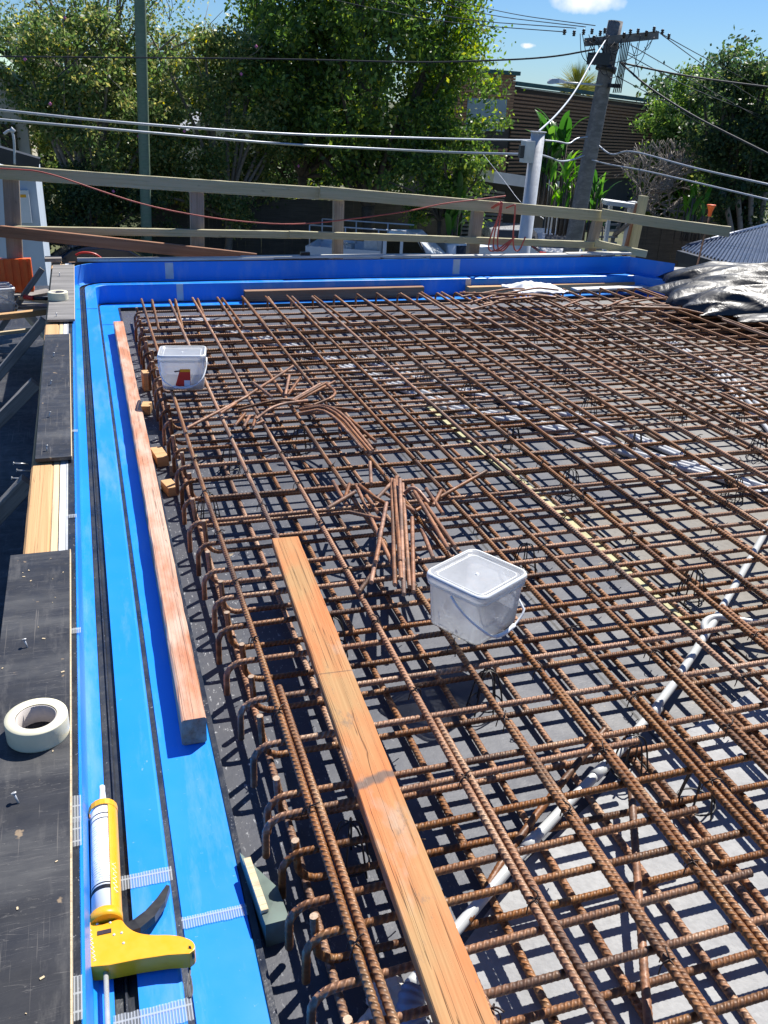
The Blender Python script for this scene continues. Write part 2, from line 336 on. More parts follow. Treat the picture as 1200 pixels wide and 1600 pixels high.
# ------------------------------------------------------------------ mesh helpers
class MB:
    def __init__(s): s.v=[]; s.f=[]; s.mi=[]; s.sm=[]
    def add(s,vs,fs,mi=0,smooth=False):
        o=len(s.v); s.v+= [tuple(x) for x in vs]; s.f+=[tuple(i+o for i in f) for f in fs]; s.mi+=[mi]*len(fs); s.sm+=[smooth]*len(fs)
    def box(s,c,sz,rot=None,mi=0):
        c=Vector(c); h=[x/2 for x in sz]; vs=[]
        for z in (-1,1):
            for y in (-1,1):
                for x in (-1,1):
                    p=Vector((x*h[0],y*h[1],z*h[2]))
                    if rot is not None: p=rot@p
                    vs.append(c+p)
        s.add(vs,[(0,2,3,1),(4,5,7,6),(0,1,5,4),(2,6,7,3),(0,4,6,2),(1,3,7,5)],mi)
    def beam(s,a,b,wd,h,up=(0,0,1),mi=0):
        a=Vector(a); b=Vector(b); d=b-a; L=d.length; x=d.normalized(); y=Vector(up).cross(x).normalized(); z=x.cross(y)
        s.box((a+b)/2,(L,wd,h),Matrix((x,y,z)).transposed(),mi)
    def quad(s,a,b,c,d,mi=0): s.add([a,b,c,d],[(0,1,2,3)],mi)
    def tube(s,pts,r,n=8,cap=True,mi=0,smooth=True,rib=0,pitch=.0147,mi_cap=None):
        pts=[Vector(p) for p in pts]
        rs=r if isinstance(r,(list,tuple)) else [r]*len(pts)
        t=[(pts[min(i+1,len(pts)-1)]-pts[max(i-1,0)]).normalized() for i in range(len(pts))]
        u=t[0].orthogonal().normalized(); vs=[]; S=0
        for i,p in enumerate(pts):
            if i: S+=(p-pts[i-1]).length
            u=(u-t[i]*u.dot(t[i])).normalized(); v=t[i].cross(u)
            for k in range(n):
                a=2*math.pi*k/n; rr=rs[i]
                if rib:
                    q=math.cos(2*math.pi*(S/pitch)+2*a); rr*=1+rib*max(0,q)-rib*.3
                vs.append(p+(u*math.cos(a)+v*math.sin(a))*rr)
        m=len(pts); fs=[(i*n+k,i*n+(k+1)%n,(i+1)*n+(k+1)%n,(i+1)*n+k) for i in range(m-1) for k in range(n)]
        s.add(vs,fs,mi,smooth)
        if cap:
            o=len(s.v)-len(vs); s.f+=[tuple(o+k for k in reversed(range(n))),tuple(o+(m-1)*n+k for k in range(n))]
            s.mi+=[mi if mi_cap is None else mi_cap]*2; s.sm+=[False]*2
    def lathe(s,prof,n=24,c=(0,0,0),axis='z',mi=0,smooth=True):
        vs=[];c=Vector(c)
        for r,z in prof:
            for k in range(n):
                a=2*math.pi*k/n; p=(r*math.cos(a),r*math.sin(a),z)
                if axis=='y': p=(p[0],p[2],p[1])
                if axis=='x': p=(p[2],p[0],p[1])
                vs.append(c+Vector(p))
        m=len(prof); s.add(vs,[(i*n+k,i*n+(k+1)%n,(i+1)*n+(k+1)%n,(i+1)*n+k) for i in range(m-1) for k in range(n)],mi,smooth)
    def prism(s,poly,z0,z1,mi=0):
        n=len(poly); vs=[(x,y,z0) for x,y in poly]+[(x,y,z1) for x,y in poly]
        s.add(vs,[tuple(reversed(range(n))),tuple(range(n,2*n))]+[(i,(i+1)%n,n+(i+1)%n,n+i) for i in range(n)],mi)
    def mesh(s,name,mats):
        me=bpy.data.meshes.new(name); me.from_pydata(s.v,[],s.f)
        for m in (mats if isinstance(mats,(list,tuple)) else [mats]): me.materials.append(m)
        me.polygons.foreach_set('material_index',s.mi); me.polygons.foreach_set('use_smooth',s.sm); me.update(); return me
    def build(s,name,mats,parent=None,bevel=0,origin=True):
        off=Vector((0,0,0))
        if parent is None and origin:
            a=np.array(s.v); off=Vector(((a[:,0].min()+a[:,0].max())/2,(a[:,1].min()+a[:,1].max())/2,a[:,2].min()))
            s.v=[(x-off.x,y-off.y,z-off.z) for x,y,z in s.v]
        o=bpy.data.objects.new(name,s.mesh(name,mats)); col.objects.link(o); o.location=off
        if parent: o.parent=parent
        if bevel: addbevel(o,bevel)
        return o
def addbevel(o,wd,seg=2):
    bm=bmesh.new(); bm.from_mesh(o.data); bmesh.ops.remove_doubles(bm,verts=bm.verts,dist=1e-6)
    bmesh.ops.bevel(bm,geom=[e for e in bm.edges if e.calc_face_angle(0)>.6],offset=wd,segments=seg,affect='EDGES',profile=.6); bm.to_mesh(o.data); bm.free()
def tag(o,label,cat,group=None):
    o['label']=label; o['category']=cat
    if group: o['group']=group
    return o
def struct(o,kind='structure'): o['kind']=kind; return o
def empty(name,loc,rz=0,label=None,cat=None,group=None):
    o=bpy.data.objects.new(name,None); o.location=loc; o.rotation_euler=(0,0,rz); col.objects.link(o); o.empty_display_size=.1
    if label: tag(o,label,cat,group)
    return o
def copy_tree(o,parent=None):
    c=o.copy(); col.objects.link(c)
    if parent: c.parent=parent
    for ch in list(o.children): copy_tree(ch,c)
    return c
def board(name,a,b,wd,h,mat,parent=None,bevel=.003,warp=.0012,up=(0,0,1),seed=0,endcut=0):
    """a timber whose local X runs from a to b, with slightly uneven edges"""
    a=Vector(a); b=Vector(b); d=b-a; L=d.length; x=d.normalized(); y=Vector(up).cross(x).normalized(); z=x.cross(y)
    n=max(3,int(L/.09)); r=random.Random(seed+int(L*1000)); vs=[]; bw=[r.uniform(-1,1) for _ in range(4)]
    bv=bevel; prof=[(-wd/2+bv,-h/2),(wd/2-bv,-h/2),(wd/2,-h/2+bv),(wd/2,h/2-bv),(wd/2-bv,h/2),(-wd/2+bv,h/2),(-wd/2,h/2-bv),(-wd/2,-h/2+bv)]
    for i in range(n+1):
        s_=i/n
        for q,(py,pz) in enumerate(prof):
            j=mn.noise(Vector((i*.9+seed*3.1,q*1.7,.3)))*warp
            ex=(endcut*py/wd if i in (0,n) else 0)
            vs.append((s_*L+ex+(r.uniform(-.5,.5)*warp if i in (0,n) else 0),py+j+warp*2*math.sin(s_*3.1)*bw[0],pz+j*.7+warp*2*math.sin(s_*3.1)*bw[1]))
    m=MB(); k=len(prof)
    m.add(vs,[(i*k+q,i*k+(q+1)%k,(i+1)*k+(q+1)%k,(i+1)*k+q) for i in range(n) for q in range(k)]+[tuple(reversed(range(k))),tuple(n*k+q for q in range(k))])
    o=bpy.data.objects.new(name,m.mesh(name,mat)); col.objects.link(o)
    o.matrix_world=Matrix.Translation(a)@Matrix((x,y,z)).transposed().to_4x4()
    if parent: o.parent=parent
    return o
def arc(c,r,a0,a1,n,ux,uy):
    c=Vector(c);ux=Vector(ux);uy=Vector(uy); return [c+ux*r*math.cos(a0+(a1-a0)*i/n)+uy*r*math.sin(a0+(a1-a0)*i/n) for i in range(n+1)]
def resample(pts,step):
    pts=[Vector(p) for p in pts]; L=[0]
    for i in range(1,len(pts)): L.append(L[-1]+(pts[i]-pts[i-1]).length)
    n=max(2,int(L[-1]/step)); out=[]; j=0
    for i in range(n+1):
        s_=L[-1]*i/n
        while j<len(L)-2 and L[j+1]<s_: j+=1
        f=(s_-L[j])/max(1e-9,L[j+1]-L[j]); out.append(pts[j].lerp(pts[j+1],f))
    return out
def smoothp(pts,it=2):
    pts=[Vector(p) for p in pts]
    for _ in range(it):
        q=[pts[0]]
        for i in range(len(pts)-1): q+=[pts[i].lerp(pts[i+1],.25),pts[i].lerp(pts[i+1],.75)]
        q.append(pts[-1]); pts=q
    return pts

# ================================================================== DECK STAGE (scaled by SC at the end)
# deck
m=MB(); m.box((4.0,3.4,-.10),(7.75,10.55,.20)); deck=struct(m.build('deck',M['deck'],origin=False))
m=MB(); m.prism([(.46,-1.7),(.46,1.16),(.95,1.54),(1.5,1.83),(2.25,2.1),(3.6,2.2),(7.6,2.2),(7.6,-1.7)],.004,.010)
struct(m.build('deck_pale_sheet',M['white_board'],origin=False))
m=MB(); m.prism([(2.19,2.204),(7.6,2.204),(7.6,3.6),(2.19,3.6)],.004,.009); struct(m.build('deck_grey_sheet',M['taupe_conc'],origin=False))
board('batten',(2.125,2.42,.012),(2.03,5.2,.012),.05,.016,M['yellow'],bevel=.001); tag(bpy.data.objects['batten'],'pale yellow strip lying on the deck under the reinforcing mesh','strip')
# blue liner : profile swept along an L path with rounded corner
XW=-.125; YW=8.65; XE=5.60
def lpath(d):
    """plan path at inward offset d from the outer wall face, list of (x,y)"""
    r=max(.02,.30-d); cx=XW+d+r; cy=YW-d-r
    pts=[(XW+d,-1.6),(XW+d,0),(XW+d,2),(XW+d,4),(XW+d,6)]
    pts+=[(cx-r*math.cos(a),cy+r*math.sin(a)) for a in [math.pi/2*i/12 for i in range(13)]]
    pts+=[(2,YW-d),(3.7,YW-d),(XE,YW-d)]
    return pts
def sweep(prof,mi=0,m=None):
    m=m or MB()
    rows=[[(x,y,z) for x,y in lpath(d)] for d,z in prof]
    n=len(rows[0]); vs=[p for r_ in rows for p in r_]
    fs=[(i*n+k,i*n+k+1,(i+1)*n+k+1,(i+1)*n+k) for i in range(len(rows)-1) for k in range(n-1)]
    m.add(vs,[tuple(reversed(f)) for f in fs],mi,False); return m
zl=.193; zr=.357
liner=empty('pool_edge_liner',(0,0,0),0,'bright blue stepped liner running along the left edge and across the back of the deck','liner')
m=sweep([(-.006,zr+.003),(0,zr+.003),(.002,zr),(.004,zl+.012),(.014,zl),(.042,zl)])
sweep([(.088,zl),(.168,zl),(.174,zl-.003),(.176,zl-.008),(.176,.03)],0,m)
sweep([(.176,.024),(.196,.024)],0,m)
m.build('profile_body',M['blue'],liner)
m=sweep([(.196,.024),(.198,.028),(.348,.028),(.350,.022),(.350,.0)]); m.build('flange',M['blue'],liner)
m=sweep([(.042,zl),(.044,zl-.015),(.060,zl-.016),(.063,zl-.006),(.067,zl-.006),(.071,zl-.016),(.086,zl-.015),(.088,zl)]); m.build('drain_groove',M['blacktape'],liner)
m=sweep([(.177,.030),(.178,.034),(.194,.034),(.196,.028)]); m.build('joint_strip',M['blacktape'],liner)
m=sweep([(.350,.024),(.352,.027),(.368,.027),(.370,.0)]); m.build('edge_strip',M['blacktape'],liner)
# right end return, turning toward the camera
a=Vector((XE,YW,0)); b=Vector((5.87,8.22,0)); dn=(b-a).normalized(); nn=Vector((-dn.y,dn.x,0)) 
nn=-nn if nn.x>0 else nn
m=MB()
for (o0,z0),(o1,z1) in zip([(0,zr),(.0,zl),(.12,zl),(.12,.02)],[(0,zl),(.12,zl),(.12,.02),(.25,.02)]):
    m.quad(a+nn*o0+Vector((0,0,z0)),b+nn*o0+Vector((0,0,z0)),b+nn*o1+Vector((0,0,z1)),a+nn*o1+Vector((0,0,z1)))
m.build('end_return',M['blue'],liner)
# thin liner seams and grey joining tapes
def seam(p,q,wd=.006,mat='black',nm='seam',z=.002,h=.002):
    mm=MB(); mm.beam(p,q,wd,h); return mm.build(nm,M[mat],liner)
seam((XW+.004,7.52,zl+.001),(XW+.04,7.52,zl+.001)); seam((XW+.09,7.52,zl+.001),(XW+.172,7.52,zl+.001)); seam((XW+.2,7.66,.029),(XW+.35,7.66,.029))
for X in (.72,3.58):
    m=MB(); m.box((X,YW-.0035,(zr+zl)/2+.004),(.075,.003,zr-zl-.016)); m.build('seam_tape',M['steel'],liner)
    m=MB(); m.box((X+.07,YW-.1785,.115),(.06,.003,.15)); m.build('seam_tape',M['steel'],liner)
def ftape(name,c,L,wd,rz,label,rx=0,gr='reinforced tape strips'):
    m=MB(); n=26; r=random.Random(int(L*1e4)); vs=[];
    for i in range(n+1):
        for sgn in (-1,1): vs.append((-L/2+L*i/n,sgn*(wd/2)+r.uniform(-.0012,.0012),0))
    m.add(vs,[(2*i,2*i+2,2*i+3,2*i+1) for i in range(n)])
    o=m.build(name,M['fibre'],origin=True); o.location=c; o.rotation_euler=(rx,0,rz); tag(o,label,'tape',gr); return o
def mid(q,z): return P(q[0],q[1],z)
ftape('tape_strip',P(229,1372,zl+.0025),.115,.042,.0,'clear ribbed tape strip on the blue ledge beside the caulking gun')
ftape('tape_strip',P(333,1432,.0315),.165,.034,.0,'clear ribbed tape strip across the blue flange right of the caulking gun')
ftape('tape_strip',P(240,1590,zl+.0025),.15,.05,.0,'clear ribbed tape strip on the ledge at the bottom edge below the gun handle')
for (px,py,L,lb) in [(116,1264,.085,'short clear tape piece on the dark rim left of the gun nozzle, topmost of two'),(116,1300,.085,'short clear tape piece on the dark rim left of the gun nozzle, lower of two'),(115,1560,.09,'short clear tape piece on the dark rim left of the gun rod'),(118,985,.03,'small clear tape piece on the dark rim above the large tape roll'),(116,673,.03,'small clear tape piece on the rim beside the middle black ply cap'),(113,806,.03,'small clear tape piece on the rim beside the bare timber end')]:
    ftape('tape_strip',P(px,py,.366),.030,L,.0,lb)
# --- formwork rim on the left
form=empty('formwork_edge',(0,0,0),0,'timber formwork edge with white and dark strips outside the blue liner','formwork')
m=MB(); m.box((-.142,3.55,.255),(.026,10.2,.210)); m.build('dark_strip',M['blacktape'],form)
m=MB(); m.box((-.158,3.55,.258),(.008,10.2,.204)); m.build('dark_strip',M['steel'],form)
m=MB(); m.box((-.175,3.55,.258),(.022,10.2,.200)); m.build('white_strip',M['white'],form)
board('ply_edge',(-.2,-1.5,.257),(-.2,8.6,.257),.024,.200,M['pale_wood'],form)
for i,(y0,y1) in enumerate([(-1.5,1.9),(1.905,4.6),(4.605,8.75)]):
    board('edge_timber',(-.258,y0,.270),(-.258,y1,.270),.088,.18,M['raw_wood'],form,bevel=.008,seed=i)
m=MB(); m.box((-.215,3.55,-.09),(.17,10.4,.47)); m.build('side_sheet',M['black'],form)
# far rim
m=MB(); m.box((2.72,YW+.055,.27),(5.75,.05,.17)); m.build('far_side_board',M['brown_wood'],form)
r=random.Random(3)
for i,(x0,x1,y,z) in enumerate([(-.08,1.7,0,.372),(1.4,3.55,.012,.377),(3.3,5.0,0,.373),(4.85,5.62,.015,.380)]):
    o=board('rim_strip',(x0,YW+.045+y,z+.006),(x1,YW+.045+y+.01,z+.006),.095,.022,M['rim_pale'],form,seed=i)
def cap(name,x0,x1,y0,y1,mat,label,seed,z=.372,rot=0):
    cx=(x0+x1)/2; t=empty(name,(cx,(y0+y1)/2,z),rot,label,'plywood','black plywood strips capping the formwork')
    m=MB(); m.box((0,0,.008),(x1-x0,y1-y0,.016)); m.build('panel',mat,t,bevel=.0012)
    m=MB(); m.box(((x1-x0)/2+.0015,0,.0085),(.003,y1-y0,.0175)); m.build('bare_edge',M['pale_wood'],t)
    return t
cap('plywood_cap',-.335,-.146,-1.5,2.90,M['formply'],'black film plywood strip with the large tape roll on it, nearest the camera',1)
cap('plywood_cap',-.288,-.143,3.78,5.93,M['formply'],'black film plywood strip with bent nails, between the two bare timber gaps',2,rot=.003)
cap('plywood_cap',-.285,-.112,6.33,8.40,M['worn_ply'],'worn grey plywood strip under the small tape roll at the far corner',3,rot=-.003)
m=MB(); m.box((-.28,8.62,.40),(.14,.13,.03)); tag(m.build('timber_offcut',M['grey_wood'],bevel=.003),'small grey offcut on the formwork corner beside the end of the far rim','offcut')
# nails
def nail(p,dirv,L,label,r=.0028):
    d=Vector(dirv).normalized(); m=MB(); m.tube([p,Vector(p)+d*L],r,6); m.tube([Vector(p)+d*L,Vector(p)+d*(L+.003)],r*2.2,8)
    return tag(m.build('nail',M['rod']),label,'nail','nails in the plywood caps')
for px,py,dx,lb in [(29,1255,-.3,'shiny nail on black plywood below the large tape roll'),(43,1012,-.25,'nail on black plywood above the large tape roll'),(84,558,.1,'upper nail in the middle black plywood strip'),(79,602,.2,'second nail in the middle black plywood strip'),(77,652,.2,'third nail in the middle black plywood strip'),(73,705,.1,'lowest nail in the middle black plywood strip'),(93,432,.1,'nail in the worn plywood beyond the small tape roll'),(88,495,.1,'nail in the worn plywood nearer than the small tape roll')]:
    nail(P(px,py,.388),(dx,.35,.9),.024,lb)
# sawdust flecks on near caps (tiny chips, one object)
m=MB(); r=random.Random(5)
for i in range(26):
    x=r.uniform(-.32,-.155); y=r.uniform(.9,2.85); s_=r.uniform(.0015,.005); a_=r.uniform(0,3)
    m.box((x,y,.3893),(s_*2,s_,.0015),Matrix.Rotation(a_,3,'Z'))
o=m.build('wood_chips',M['pale_wood']); tag(o,'scattered pale wood chips on the black plywood','chips'); struct(o,'stuff')
# tape rolls
def taperoll(c,R_,h,rz,label):
    t=empty('tape_roll',c,rz,label,'tape roll','rolls of reinforced tape')
    m=MB(); m.lathe([(R_*.66,.0),(R_,0),(R_*1.0,.003),(R_*1.003,h*.5),(R_,h-.003),(R_*.99,h),(R_*.69,h),(R_*.66,h-.001)],56); m.build('roll',M['tape_white'],t)
    m=MB(); m.lathe([(R_*.66,0),(R_*.66,h-.003),(R_*.615,h-.003),(R_*.615,0)],40); m.build('core',M['core'],t)
    return t
taperoll((-.219,1.915,.3885),.073,.052,0,'large cream tape roll lying on the near black plywood')
taperoll((-.222,6.97,.3885),.07,.055,0,'small looking cream tape roll on the far worn plywood')
# fixed red timber on flange etc.
tag(board('timber_beam',(.178,2.218,.0775),(.194,7.36,.0775),.075,.095,M['red_wood'],bevel=.006,warp=.003,seed=4),'red primed timber beam lying on the blue flange along the left side','timber')
tag(board('timber_beam',(1.37,8.40,.085),(3.15,8.43,.085),.07,.10,M['brown_wood'],bevel=.004,seed=5),'short brown timber on the far flange, left of the two','timber')
tag(board('timber_beam',(3.62,8.42,.08),(6.02,8.52,.08),.09,.09,M['raw_wood'],bevel=.004,seed=6),'long pale topped timber on the far flange behind the white rag','timber')
tag(board('steel_flat',(4.75,8.28,.10),(6.1,8.36,.10),.12,.02,M['steel'],bevel=.002,seed=7),'blue grey flat strip in front of the far right timber','strip')
# the big plank on the mesh
tag(board('plank',(.617*KS,2.975*KS,ZT+.029),(.512*KS,.62*KS,ZT+.055),.107,.036,M['plank'],bevel=.003,warp=.0025,seed=9),'long orange brown scaffold plank lying on the reinforcing mesh in the foreground','plank')

# ---------------------------------------------------------------- reinforcement
RIB=.09
def wavy(L,axis,seed,amp=.006,step=.0147/5):
    n=int(L/step); r=Vector((seed*7.3,1.1,2.2)); out=[]
    for i in range(n+1):
        s_=L*i/n; a_=mn.noise(Vector((s_*.45,seed*3.7,0)))*amp*1.6; b_=mn.noise(Vector((s_*.9,seed*5.1,9)))*amp*.5
        out.append(Vector((s_,a_,b_)))
    return out
def barmesh(name,L,r,seed,mat='rebar',n=9):
    m=MB(); m.tube(wavy(L,0,seed),r,n,rib=RIB,mi_cap=1); return m.mesh(name,[M[mat],M['cutend']])
long_meshes=[barmesh('long_bar_mesh',8.9,.0105,i) for i in range(3)]
lap_meshes=[barmesh('lap_bar_mesh',3.2,.0105,i+11,n=9) for i in range(2)]
def bar(me,loc,rz,label,group,ry=0,name='steel_bar'):
    o=bpy.data.objects.new(name,me); col.objects.link(o); o.location=loc; o.rotation_euler=(0,ry,rz); tag(o,label,'rebar',group); return o
H90=math.pi/2
_O='first second third fourth fifth sixth seventh eighth ninth tenth eleventh twelfth thirteenth fourteenth fifteenth sixteenth seventeenth eighteenth nineteenth'.split()
_T={2:'twent',3:'thirt',4:'fort'}
def ordw(n):
    if n<20: return _O[n-1]
    t_,u=divmod(n,10); return _T[t_]+'ieth' if u==0 else _T[t_]+'y '+_O[u-1]
tx=[v*KS for v in (.392,.60,.795,.992,1.195,1.405,1.59)]; x=1.79*KS
while x<8.0: tx.append(x+rnd.uniform(-.012,.012)); x+=.2*KS
for i,X in enumerate(tx):
    y1=7.85+rnd.uniform(-.05,.06)
    if X>7.0: y1=7.5
    lb='rusty long bar of the top layer, %s from the hooked left edge'%ordw(i+1); gr='top layer lengthwise bars'
    if i==0: lb='outermost long top bar running along the hooked left edge of the mesh'; gr='edge bars'
    bar(long_meshes[i%3],(X+rnd.uniform(-.004,.004),y1-8.9,ZT),H90+rnd.uniform(-.0012,.0012),lb,gr)
# laps near the camera
for i,X in enumerate(tx[:17]):
    y1=[2.12,None,1.86,1.80,1.95,1.8,1.92,1.75,2.2,1.6,1.9,2.1,1.7,2.0,1.9,2.2,2.0][i]
    if y1 is None: continue
    y1*=KS
    bar(lap_meshes[i%2],(X+.023,y1-3.2,ZT-.001),H90+rnd.uniform(-.002,.002),'rusty lapped bar doubling the %s long top bar from the left'%ordw(i+1),'foreground lapped bars')
for X,y1 in ((2.62,6.3),(3.42,7.2),(4.6,6.9),(3.8,4.6),(5.2,6.5)):
    bar(lap_meshes[0],(X+.0235,y1-3.2,ZT-.001),H90,'rusty lapped bar doubling a long top bar about %s steps in from the left'%ordw(int(X/.215)).replace('th',''),'middle lapped bars')
# top cross bars
cy=[1.06,1.15,1.28,1.39,1.51,1.60,1.70,1.86,1.90,2.10,2.30,2.335,2.50,2.56,2.69,2.76,2.89,3.0,3.11,3.23,3.31,3.47,3.54,3.70,3.735,3.91,4.13,4.33,4.55]
main=[0.9,1.06,1.28,1.51,1.70,1.90,2.10,2.30,2.50,2.69,2.89,3.11,3.31,3.54,3.735,3.91,4.13,4.33,4.55]
y=4.75
while y<7.3: main.append(y+rnd.uniform(-.012,.012)); y+=.197
# bottom mat
x=.375; i=0
while x<7.6:
    o=bar(long_meshes[(i+1)%3],(x+rnd.uniform(-.015,.015),7.42-8.9,.024),H90+rnd.uniform(-.0015,.0015),'rusty long bar of the bottom layer, %s from the left edge'%ordw(i+1),'bottom layer lengthwise bars')
    if 3<i<12 and i%2:
        bar(lap_meshes[1],(x+.026,2.0-3.2+rnd.uniform(-.3,.5),.025),H90,'rusty lapped bar doubling the %s bottom long bar in the foreground'%ordw(i+1),'bottom lapped bars')
    x+=.217; i+=1
# hooked bars at the left edge
def hookmesh(kind,seed,L=1.1):
    r=random.Random(seed); n=9
    W=wavy(L-.055,0,seed+20,.005,.05); body=[Vector((L-p.x,p.y*min(1,(L-.055-p.x)*3),p.z*min(1,(L-.055-p.x)*3))) for p in W]
    if kind=='down':
        pts=body+arc((.055,0,-.055),.055,H90,math.pi,10,(1,0,0),(0,0,1))[1:]+[Vector((0,0,-.115-r.uniform(0,.025)))]
    else:
        pts=body+arc((.07,0,.06),.06,-H90,-math.pi,10,(1,0,0),(0,0,1))[1:]+[Vector((.004,0,.13+r.uniform(0,.03)))]
    m=MB(); m.tube(resample(pts,.0147/5),.0100,n,rib=RIB,mi_cap=1); return m.mesh('hook_mesh',[M['rebar'],M['cutend']])
dmL=[hookmesh('down',i,7.3) for i in range(3)]; umL=[hookmesh('up',i+5,7.3) for i in range(3)]; dm=[hookmesh('down',9)]
for i,Y in enumerate(main):
    no=len(main)-i; Y=min(Y*KS,7.80)
    bar(dmL[i%3],(.318+rnd.uniform(-.012,.012),Y,ZT-.0215),rnd.uniform(-.005,.005),'rusty top cross bar with a downturned hook, %s from the far edge'%ordw(no),'top layer hooked cross bars',name='hooked_bar')
BY=[.98,1.20,1.41,1.60,1.83,2.02,2.17,2.345,2.56,2.76,3.0,3.23,3.47,3.70,3.95,4.16,4.37]
y=4.6
while y<6.75: BY.append(y+rnd.uniform(-.02,.02)); y+=.20
BY=[v*1.142 for v in BY]
for i,Y in enumerate(BY):
    no=len(BY)-i
    bar(umL[i%3],(.352+rnd.uniform(-.014,.012),Y,.044),rnd.uniform(-.007,.007),'rusty bottom cross bar with an upturned pale tipped hook, %s from the far edge'%ordw(no),'bottom layer hooked cross bars',name='hooked_bar')
# a few extra downturned starter hooks in the foreground
for i,Y in enumerate((1.60,1.33,1.12)):
    o=bar(dm[0],(.30,Y*KS+.035,ZT-.0215),.02,'short downturned hook bar in the foreground, %s from the far one'%ordw(i+1),'foreground starter hooks',name='hooked_bar')
# hooks along the far edge
x=.5;i=0
while x<5.6:
    o=bar(dm[0],(x,7.93,ZT-.01),-H90+rnd.uniform(-.05,.05),'rusty hook at the far edge of the mesh, %s from the left'%ordw(i+1),'far hooked bars',name='hooked_bar'); x+=.2+rnd.uniform(-.02,.02); i+=1
# tie wires at crossings
def tiemesh(seed):
    r=random.Random(seed); m=MB()
    for s_ in (-1,1):
        pts=[(-.016*s_,-.016,-.022),(-.014*s_,-.012,.008),(0,0,.0135),(.014*s_,.012,.008),(.016*s_,.016,-.022)]
        m.tube(smoothp(pts,1),.0018,5)
    m.tube(smoothp([(0,0,.0135),(r.uniform(-.01,.01),-.008,.022),(r.uniform(-.02,.02),-.02,.018+r.uniform(0,.012))],1),.0022,5)
    return m.mesh('tie_mesh',M['wire'])
tm=[tiemesh(i) for i in range(3)]
c=0
for i,X in enumerate(tx):
    for j,Y in enumerate(main):
        if Y>4.3 or X>4 or Y<1 or (i+j)%2: continue
        o=bpy.data.objects.new('tie_wire',tm[c%3]); col.objects.link(o); o.location=(X,Y,ZT); o.rotation_euler=(0,0,rnd.uniform(0,3)); c+=1
        tag(o,'twisted dark tie wire knot at a crossing of two top bars','wire tie','tie wires on the mesh')
# bar chairs
m=MB()
for a_ in (0,1.05,2.1):
    ux=Vector((math.cos(a_),math.sin(a_),0))
    pts=[ux*.055+Vector((0,0,.004)),ux*.034+Vector((0,0,.13)),ux*.018+Vector((0,0,.158)),ux*-.018+Vector((0,0,.158)),ux*-.034+Vector((0,0,.13)),ux*-.055+Vector((0,0,.004))]
    m.tube(smoothp(pts,1),.0026,6)
m.tube([Vector((.05*math.cos(2*math.pi*k/16),.05*math.sin(2*math.pi*k/16),.03)) for k in range(17)],.003,5,cap=False)
cme=m.mesh('chair_mesh',M['chair'])
cps=[(470,690),(760,1085),(325,800),(520,1000),(985,1190),(1080,920),(1145,770),(890,760),(990,690),(880,590),(600,560),(800,690),(545,1330),(1090,1240),(480,415),(820,880),(1060,650),(730,620),(480,560),(660,590),(1000,560),(920,640),(360,720),(700,520),(830,540),(1150,660),(940,530),(1185,700)]
for px,py in cps:
    q=P(px,py,.06); o=bpy.data.objects.new('bar_chair',cme); col.objects.link(o); o.location=(q.x,q.y,.0); o.rotation_euler=(0,0,rnd.uniform(0,3)); s_=rnd.uniform(.95,1.0); o.scale=(1.1,1.1,s_)
    tag(o,'black wire bar chair propping the top bars above the deck','bar chair','black wire bar chairs under the mesh')
# loose bars between the layers
def loose(pts,r,label,group=None,mat='rebar_orange',sm=1,name='loose_bar'):
    m=MB(); m.tube(resample(smoothp(pts,sm) if sm else pts,.0147/5),r,9,rib=RIB,mi_cap=1); return tag(m.build(name,[M[mat],M['cutend']]),label,'rebar',group)
loose([P(730,1440,.06),P(800,1320,.075),P(945,1140,.10)],.0105,'thick rusty bar slanting beside the grey pipe between the mesh layers')
loose([P(985,1215,.11),P(1005,1500,.08),P(1015,1620,.06)],.0105,'rusty bar hanging nearly straight towards the camera under the mesh')
# rebar offcut heaps: bent bars
def heap(cx,cy,spec,label,group,z0=ZT+.012):
    for k,(dx,dy,L,ang,bend,bl,lift) in enumerate(spec):
        a_=Vector((math.cos(ang),math.sin(ang),0)); b_=Vector((math.cos(ang+bend),math.sin(ang+bend),0))
        p0=Vector((cx+dx,cy+dy,z0+.008+.017*(k%5)))
        pts=[p0]+[p0+a_*L*.5+Vector((0,0,lift*.5)),p0+a_*L+Vector((0,0,lift))]
        if bl: pts+= [pts[-1]+b_*bl*.5+Vector((0,0,-lift*.4)),pts[-1]+b_*bl+Vector((0,0,-lift*.8))]
        loose(pts,.0082,label,group,'rebar_orange',1)
D2=math.radians
def heap_px(segs,label,group,z0=ZT+.020,mat='rebar_orange'):
    r=random.Random(len(segs))
    for k,sg in enumerate(segs):
        pts=[]
        for q,(a_,b_) in enumerate(sg):
            z=z0+.012*(k%4)+(.05 if 0<q<len(sg)-1 else r.uniform(0,.035)); pts.append(P(a_,b_,z))
        m=MB(); m.tube(resample(smoothp(pts,2) if len(pts)>2 else pts,.0147/4),.0085,8,rib=.16,mi_cap=1); tag(m.build('loose_bar',[M[mat],M['cutend']]),label,'rebar',group)
heapB=[[(557,760),(619,895)],[(612,749),(617,914)],[(619,745),(625,876)],[(625,749),(631,929)],[(629,756),(640,917)],[(616,750),(627,905)],[(604,786),(580,910)],[(594,842),(587,878)],[(580,899),(561,925)],[(644,809),(646,925)],[(644,758),(711,854)],[(647,767),(700,857)],[(659,827),(677,872)],[(644,801),(760,736)],[(666,764),(692,803)],[(689,767),(677,790)],[(520,752),(542,790)],[(546,756),(539,779)],[(512,794),(554,769)],[(561,758),(588,779),(604,788)],[(587,781),(621,745)],[(578,722),(580,756)],[(572,775),(590,800)],[(632,771),(647,758),(670,786)],[(545,800),(600,812)],[(600,770),(650,800)]]
